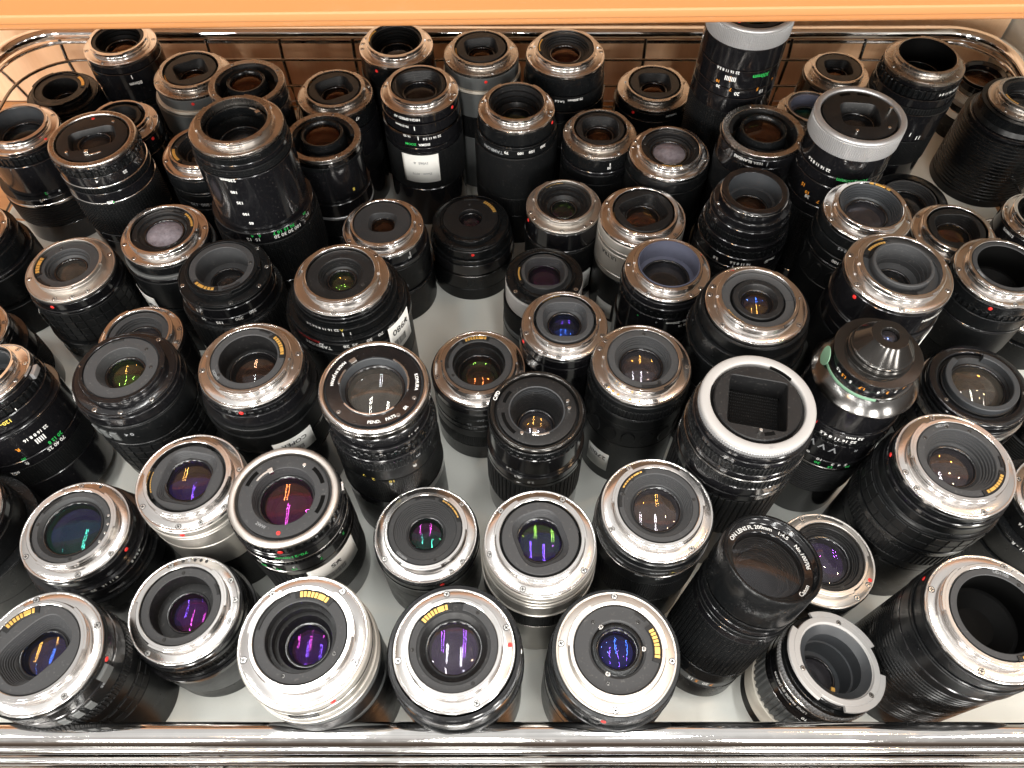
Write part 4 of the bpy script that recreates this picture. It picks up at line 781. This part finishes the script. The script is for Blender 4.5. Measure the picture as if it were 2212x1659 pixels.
for s_, a_, c_ in (('1.5', -150, 'orange'), ('5', -138, 'white'), ('1.7', -120, 'orange'), ('6', -98, 'white'), ('2', -85, 'orange'), ('7', -72, 'white'), ('2.5', -55, 'orange'), ('4.5', -162, 'white')): wraptext(T, s_, R-1.9, h-9, a_, 2.4, 'ink_'+c_)
v_ = []; n_ = 20
for k in range(n_):
    t_ = 2*math.pi*k/n_; x_ = 5.6*math.cos(t_); y_ = 7.5*math.sin(t_); a_ = R_(172)+x_/(R+1); v_.append(((R+2+.12*y_)*math.cos(a_), (R+2+.12*y_)*math.sin(a_), h-10-y_*.8))
mb = MB(); mb.add(v_+[(p[0]*1.02, p[1]*1.02, p[2]) for p in v_], [tuple(range(n_)), tuple(reversed(range(n_, 2*n_)))]+[(k, (k+1) % n_, n_+(k+1) % n_, n_+k) for k in range(n_)]); mb.build('sticker', 'green_sticker', T)
inf = bands(T, 's:22:g:4.5 s:3:g:5.6 s:7:g:5.2 K:5:s:6 s:20:g:5.4 s:8:g:6.2 s:2.5:k:6.6 h:34:r:6 s:*:g:5', R, h-25)
for s_, a_, z_, sz_, c_ in (('32 mm', -96, 50, 3, 'white'), ('22 16 11 8 4.5', -112, 55, 3, 'white'), ('I', -142, 49, 3, 'red'), ('V V V V', -128, 68, 6, 'grey'), ('R', -84, 66, 3, 'grey'), ('5  4  3', -92, 84, 3, 'white'), ('10', -116, 82, 3, 'white'), ('30', -116, 86.4, 3, 'green'), ('15', -100, 88, 2.8, 'green'), ('10', -80, 87, 2.6, 'green'), ('oo', -134, 81, 3.4, 'white')): wraptext(T, s_, RB(h-z_)+.2, h-z_, a_, sz_, 'ink_'+c_)
# black bayonet lens at the right edge
T, h, R, inf = fd_mount(59, 'old all-black lens with a raised grey collar round large dusty amber glass, right edge', ring='black_gloss', rh=.66, rg=.52, dep=3, nst=1, wide=.80, plate='baffle_black', coat=('g_dusty', 'g_amber'), b1=6, body='s:4:g:.4 s:3:s:1.6 s:3:g:.8 s:5:c:2 K:6:s:1.6 s:12:g:1 d:20:r s:*:g', texts=[('32 22 16', 16.5, -100, 2.6, 'white')])
mb = MB(); sector(mb, R*.60, R*.72, h-1, h+4.5, 125, 430, c=.5); mb.build('rear_collar', 'tube_grey', T)
screw(T, R*.87, 205, h, 1.2); screw(T, R*.87, -15, h, 1.2)
T, h, R, inf = lens(60, 'big ribbed black lens with wide silver mount and ringed amber glass, right side', rh=.58, rg=.36, dep=10, nst=6, zi=4.2, im='baffle_grey', coat=('g_haze', 'g_amber'), ca=-48, scr=(98, 190, -78, -150), dot=165, serial=('UR1204', 100, True), body='s:5:s:.4 s:4:g:1.6 s:8:m:1.8 t:3:m:2.4 R:20:r:2.8 s:6:s:3 k:14:r:3.4 s:8:m:3 s:4:s:2 s:*:m:2', b1=5, texts=[('135mm', 6, -80, 2, 'grey')])
lens(61, 'lens cut off by the right edge with a blue white glint in its glass', rh=.7, rg=.55, dep=4, nst=1, im='baffle_black', coat=('g_blue', 'g_orange'), scr=(150, 210), body='s:14:m:1 s:3:s:1.6 s:20:m:1 s:*:m:1', texts=[('22 16', 8, -150, 2.8, 'white'), ('11 - R', 18, -140, 2.8, 'white')], b1=5)
# ---- front rows
T, h, R, inf = lens(62, 'champagne coloured lens with violet glass in a squared grey collar and red dot', ins='raised', q=(.52, .46, 4, 80), rr=.66, rg=.40, zt=2.6, zf=-.5, dep=4, im='baffle_grey', coat=('g_violet', 'g_amber'), ca=190, npin=9, scr=(115, 15, -35, -65, -90, 215), dot=-88, fm='chrome_flange', body='s:6:b:.4 s:3:l:.8 s:14:b:.8 s:1:l:1 s:30:b:.6 s:*:m', b1=5)
T, h, R, inf = fd_mount(63, '70-210mm breech mount zoom with green lettering and a ¥5 price label', ring='satin_flange', rh=.56, rg=.46, dep=8, nst=4, wide=.86, plate='baffle_grey', coat=('g_magenta', 'g_orange'), b1=5, fdot=-88, slots=((20, 50), (-28, 0), (140, 165)), lever=118, pins=((65, .3),),
     body='K:5:s:.8 s:3:g:1 s:8:g:1.4 s:1:c:1.6 k:4:s:1.2 s:11:g:1.6 s:6:k:1.8 D:22:r:1.6 f:30:r:1.4 s:*:g', texts=[('70-210mm', 12.5, -78, 3.3, 'green'), ('210', 16.5, -92, 2.6, 'white'), ('15', 28, -118, 3, 'white'), ('30', 31, -114, 3, 'green'), ('5', 29, -102, 3, 'white'), ('15', 32, -98, 3, 'green'), ('3', 28, -82, 3, 'white'), ('10', 31, -82, 3, 'green'), ('2', 25, -55, 3.2, 'white'), ('7', 29, -54, 3.2, 'green'), ('1.5', 23, -22, 3, 'white'), ('5', 27, -22, 3, 'green')])
bodydot(T, RB(h-5)-.1, -86, h-5.2, 1.7); ringtext(T, '2WW', R*.66, h-.45, -118, 2.6, 'ink_grey', True)
mb = MB(); sector(mb, RB(h-6)-.4, RB(h-6)+1.6, h-8, h-4, 8, 18, c=.4); mb.build('release_tab', 'screw_steel', T)
label_patch(T, R+2, h-66, h-40, -74, -14, price='¥5')
T, h, R, inf = lens(64, 'lens with a pearly wide silver mount and large round glass streaked teal and violet', rh=.60, rg=.50, dep=2.5, nst=1, zi=3.2, im='baffle_grey', coat=('g_teal', 'g_violet'), scr=(120, 100, 215, -70, -30), dot=-18, b1=6, body='s:10:g:1 s:4:g:2 s:10:g:1.6 s:2:s:2.2 s:14:m:1.6 s:*:g', texts=[('4 5.6 8', 14, -18, 2.6, 'white'), ('8 11 16', 14, -50, 2.6, 'white'), ('22', 14, -66, 2.6, 'white'), ('200mm', 23, -50, 2.6, 'grey')])
pinhead(T, R*.92, 76, h-.3, 1.2, .35, 'slot_dark', 'index_notch')
for a_ in (-25, -10, 5, 20): pinhead(T, R*.67, a_, h+4.9, .8, .3, 'screw_steel', 'contact_pin')
lens(65, 'lens with concentric ringed grey baffle marked UD0806 and small teal pink glass', rh=.60, rg=.31, dep=7, nst=8, zi=3.8, im='baffle_grey', coat=('g_teal', 'g_magenta'), ca=42, scr=(125, 42, -38, 215, -55), dot=-70, fm='chrome_flange', serial=('UD0806', 232, True), body='s:7:s:1 s:3:g:1.4 s:12:m:1 s:*:m:.8', b1=4)
lens(66, 'champagne coloured lens with deep blue glass and a twisted black collar', ins='raised', q=(.50, .44, 3, 110), rr=.68, rg=.38, zt=3.6, zf=-.5, dep=4, im='baffle_grey', coat=('g_violet', 'g_green'), ca=38, npin=6, scr=(140, 195, 62, -110, -35), body='s:5:l:.4 s:4:b:.8 s:4:l:1 s:14:b:1 s:2:l:1.1 f:22:r:.8 s:*:b:.6', b1=5)
T, h, R, inf = lens(67, 'black lens with tan reflecting mount, ribbed throat, 135 200 300 markings and brown glass', rh=.60, rg=.40, dep=7, nst=7, zi=4.2, im='baffle_grey', coat=('g_haze', 'g_amber'), ca=132, scr=(118, 48, 30, 205, -55), fm='chrome_flange', body='s:7:s:1.2 s:8:m:1 s:1:k:1.6 s:14:m:1.2 f:30:r:1 s:*:m', texts=[('135', 21, -88, 2.6, 'grey'), ('200', 19, -108, 2.6, 'grey'), ('300', 15, -130, 2.6, 'grey'), ('1.5m/4.9ft', 14, -90, 2, 'grey'), ('*', 14, -76, 3, 'yellow')], b1=5)
lens(68, 'silver mount lens with red dot and violet haze, half behind the upturned 200mm lens', rh=.62, rg=.46, dep=6, nst=4, zi=2.6, im='baffle_black', coat=('g_haze', 'g_purple'), scr=(108, 85, -35, -60), fdot=-28, fm='satin_flange', body='s:8:m:.6 s:20:g s:*:g', b1=4)
# upturned lens, front glass up
T, h, R = new_lens(69, 'upturned 200mm lens leaning with its large front glass and white engraved ring up')
mb = MB(); lathe(mb, [(R-1, h-30), (R+1.5, h-26), (R+1.5, h-2), (R+.6, h), (R-1.0, h), (R-1.4, h-1)], c=.3); mb.build('lens_hood', 'black_satin', T)
pr = [(R-1.4, h-1)]
for k in range(8): pr += [(R-1.5, h-1.4-k*.55), (R-1.8, h-1.7-k*.55)]
pr += [(R-2, h-6), (R-6.2, h-7), (R-6.6, h-8.5)]
mb = MB(); lathe(mb, pr, c=0); mb.build('name_ring', 'black_gloss', T)
for s_, a_ in (('ON LENS', 128), ('FL', 104), ('200mm', 84), ('1:4.5', 54), ('No.100706', 14), ('Canon', -44)): ringtext(T, s_, R-4.2, h-6.0, a_, 3.5, 'ink_white', False if a_ > -20 else True)
element(T, R-7, h-7.4, 'g_clear', 4, 'g_clear', 4, dz=6); mb = MB(); loft(mb, [(s_, z_+h-9) for s_, z_ in steps(R-8, 0, R*.40, -16, 12)], cap=True); mb.build('inner_rings', 'baffle_black', T)
bands(T, 'f:5:s:1 s:4:g:.6 s:4:s:1.4 s:6:g:1 D:42:r:1 s:9:s:1.2 s:4:s:.6 s:6:n:.2 s:*:s:.6', R, h-29)
for s_, a_, c_ in (('15', -120, 'white'), ('5', -112, 'orange'), ('20', -100, 'white'), ('7', -92, 'orange')): wraptext(T, s_, RB(18)+.2, 18, a_, 3, 'ink_'+c_)
T, h, R, inf = lens(70, 'front left lens with an oblong ribbed throat, gold contacts and blue and amber streaks', q=(.56, .40, 3.2, 48), rg=.34, dep=10, zi=4.0, im='baffle_grey', coat=('g_blue', 'g_amber'), ca=128, scr=(112, 28, -48, 215), dot=-4, fm='chrome_flange', body='s:9:s:1.2 s:3:g:1.4 s:12:m:.8 k:8:r:1.6 s:10:m:1 R:18:r:1.4 s:*:m:1', b1=5, texts=[('24-85', 14, -20, 2.6, 'grey')])
mb = MB(); sector(mb, RB(h-9)-.6, RB(h-9)+2, h-13, h-5, -22, -8, c=.6); mb.build('switch', 'grey_plastic', T)
for a_ in (-46, -58, -70): 
    mb = MB(); sector(mb, RB(h-20)-.6, RB(h-20)+1, h-24, h-16, a_, a_+7, c=.5); mb.build('switch', 'grey_plastic', T)
T, h, R, inf = lens(71, 'front lens with a row of round dots on its bright silver mount', tm='baffle_black', rh=.56, rg=.34, dep=13, nst=0, zi=3.2, im='baffle_grey', coat=('g_magenta', 'g_violet'), scr=(118, 35, 10, -15, 240), fm='chrome_flange', body='s:5:g:1 s:4:s:1.6 k:5:r:1.2 s:6:m:1 s:5:g:2.4 s:30:n:1.2 s:*:m:1', b1=4.5, texts=[('200', 17, -50, 2.8, 'grey'), ('135', 18, -72, 2.8, 'grey'), ('100', 19, -95, 2.8, 'grey'), ('I I', 9, -122, 2.6, 'white')])
for a_ in (104, 97, 90, 83, 76): pinhead(T, R*.92, a_, h, 1.05, .15, 'slot_dark' if a_ != 97 else 'silver_paint', 'contact_dot')
T, h, R, inf = lens(72, 'champagne lens with a glaring white mount, deep throat and electric blue glass', tm='baffle_black', rh=.54, rg=.30, dep=17, nst=3, zi=3.8, im='baffle_grey', coat=('g_violet', 'g_magenta'), ca=78, scr=(130, 55, -22, -160), dot=-58, fm='chrome_flange', body='s:7:l:1 s:1:k:1.2 s:8:b:1.2 s:7:l:1.6 s:2:b:2 s:8:n:1.4 s:18:m:1.4 s:8:n:1 s:*:m:1', b1=3.5, texts=[('300', 19, -40, 2.6, 'grey'), ('200', 19, -62, 2.6, 'grey'), ('135', 19, -88, 2.6, 'grey')])
mb = MB(); sector(mb, RB(h-14)-.4, RB(h-14)+.7, h-17, h-11, -98, -74, c=.4); mb.build('switch', 'black_satin', T)
T, h, R, inf = lens(73, 'front centre lens with red dot on the mount and dusty domed clear glass', rh=.54, rg=.41, dep=3.2, nst=1, zi=2.6, im='baffle_black', coat=('g_haze', 'g_purple'), ca=122, npin=7, scr=(100, 22, -65, 192), fdot=4, fm='chrome_flange', body='s:4:g:3 s:6:g:4 s:14:m:3 s:8:s:3.4 s:*:m:2.4', b1=6)
mb = MB(); sector(mb, .60*R, .715*R, h+4.2, h+5.3, -215, 78, c=.2); mb.build('rear_plate', 'baffle_grey', T)
for a_ in (55, -60, 185): screw(T, R*.66, a_, h+5.3, .9, 'black_edge')
bodydot(T, RB(h-5)-.1, 0, h-5, 1.4, 'ink_white')
T, h, R, inf = lens(74, 'front lens with tan mount and violet glass cell held by three screws', rh=.46, rg=.30, dep=2.2, nst=1, zi=3.4, im='baffle_grey', coat=('g_violet', 'g_blue'), ca=8, npin=7, scr=(88, 172, -10, -95), dot=None, fm='satin_flange', body='s:7:s:2.4 s:8:m:2 s:3:s:2.6 s:22:m:1.4 s:12:s:2.4 s:*:m:2.6', b1=6)
mb = MB(); lathe(mb, [(.44*R, h+2.3), (.44*R, h+4.4), (.40*R, h+5.2), (.345*R, h+5.2), (.33*R, h+3.4)], c=.3); mb.build('glass_cell_ring', 'black_satin', T)
for a_ in (125, 0, -115): screw(T, R*.43, a_, h+4.9, 1.3, 'dull_flange')
for a_ in (-130, -116):
    mb = MB(); sector(mb, RB(h-15)-.4, RB(h-15)+.7, h-20, h-11, a_, a_+9, c=.4); mb.build('switch', 'black_satin', T)
bodydot(T, RB(h-7)-.1, -104, h-7, 1.5)
# grey lugged ring lens
T, h, R = new_lens(75, 'leaning lens with pale grey three lugged bayonet ring, front right')
mb = MB(); o_ = R*.90; lathe(mb, [(o_, h-2.2), (o_, h), (R*.78, h), (R*.77, h-1.2), (R*.75, h-1.4)], c=.25)
for a0_, a1_ in ((20, 108), (140, 232), (262, 345)): sector(mb, o_-.2, R+.5, h-2.15, h-.04, a0_, a1_, c=.3)
mb.build('bayonet_ring', 'white_enamel', T)
mb = MB(); loft(mb, [(('c', R*.755), h-1.3), (('c', R*.73), h-2.2), (('c', R*.60), h-5), (('c', R*.60), h-14), (('c', R*.56), h-14.2), (('c', R*.54), h-26), (('c', R*.36), h-26.2)]); mb.build('rear_baffle', 'tube_grey', T)
element(T, R*.36, h-25, 'g_haze', 2, 'g_clear', -1)
for a_ in (70, 195, -52): screw(T, R*.84, a_, h, 1.2, 'satin_flange')
mb = MB(); sector(mb, R*.5, R*.58, h-7, h-5.5, -110, -102, c=.2); mb.build('aperture_lever', 'gold_pin', T)
bands(T, 's:4:g:-2 s:4:s:.4 k:4:y:1 s:2:c:1 s:6:g:.4 s:6:g:.8 s:1:k:1 K:16:n:.8 s:12:i:1.6 s:*:m:1.2', R, h-2.3)
wraptext(T, 'LENS MADE IN JAPAN', R+.9, h-19, -150, 2.2, 'ink_white'); wraptext(T, '10', R+1, h-25, -120, 2.6, 'ink_white')
T, h, R, inf = lens(76, 'wide ribbed black lens in the front right corner with a big empty black throat', tm='well_black', rh=.60, rg=.52, dep=20, nst=0, zi=4.4, im='baffle_grey', coat=(None, None), ca=-58, scr=(152, 60, -118), dot=140, serial=('UD1105', 68, False), body='s:10:m:1 s:2:s:2 s:12:m:2.4 s:2:g:2.6 s:8:m:2 j:66:s:2 s:*:m:2', texts=[('135mm', 7, -105, 2.2, 'grey')])
lens(78, 'dark bulky lens at the left edge beneath the 120-300mm zoom', rh=.6, rg=.42, dep=9, nst=2, im='baffle_black', coat=('g_clear', 'g_clear'), scr=(-20, 20), body='s:6:g:1 s:18:m:1 s:2:s:1.6 s:26:m:1.4 s:*:m:1')
lens(79, 'low black lens mostly hidden at the right edge behind the lens with an empty throat', ca=None, im='baffle_black', coat=('g_clear', 'g_clear'), body='s:12:s:.6 s:*:m:1')
lens(80, 'low black lens mostly cut off by the right edge beside the grey collared one', ca=None, im='baffle_black', coat=('g_clear', 'g_clear'), body='s:12:s:.6 h:20:r:1 s:*:m:1')
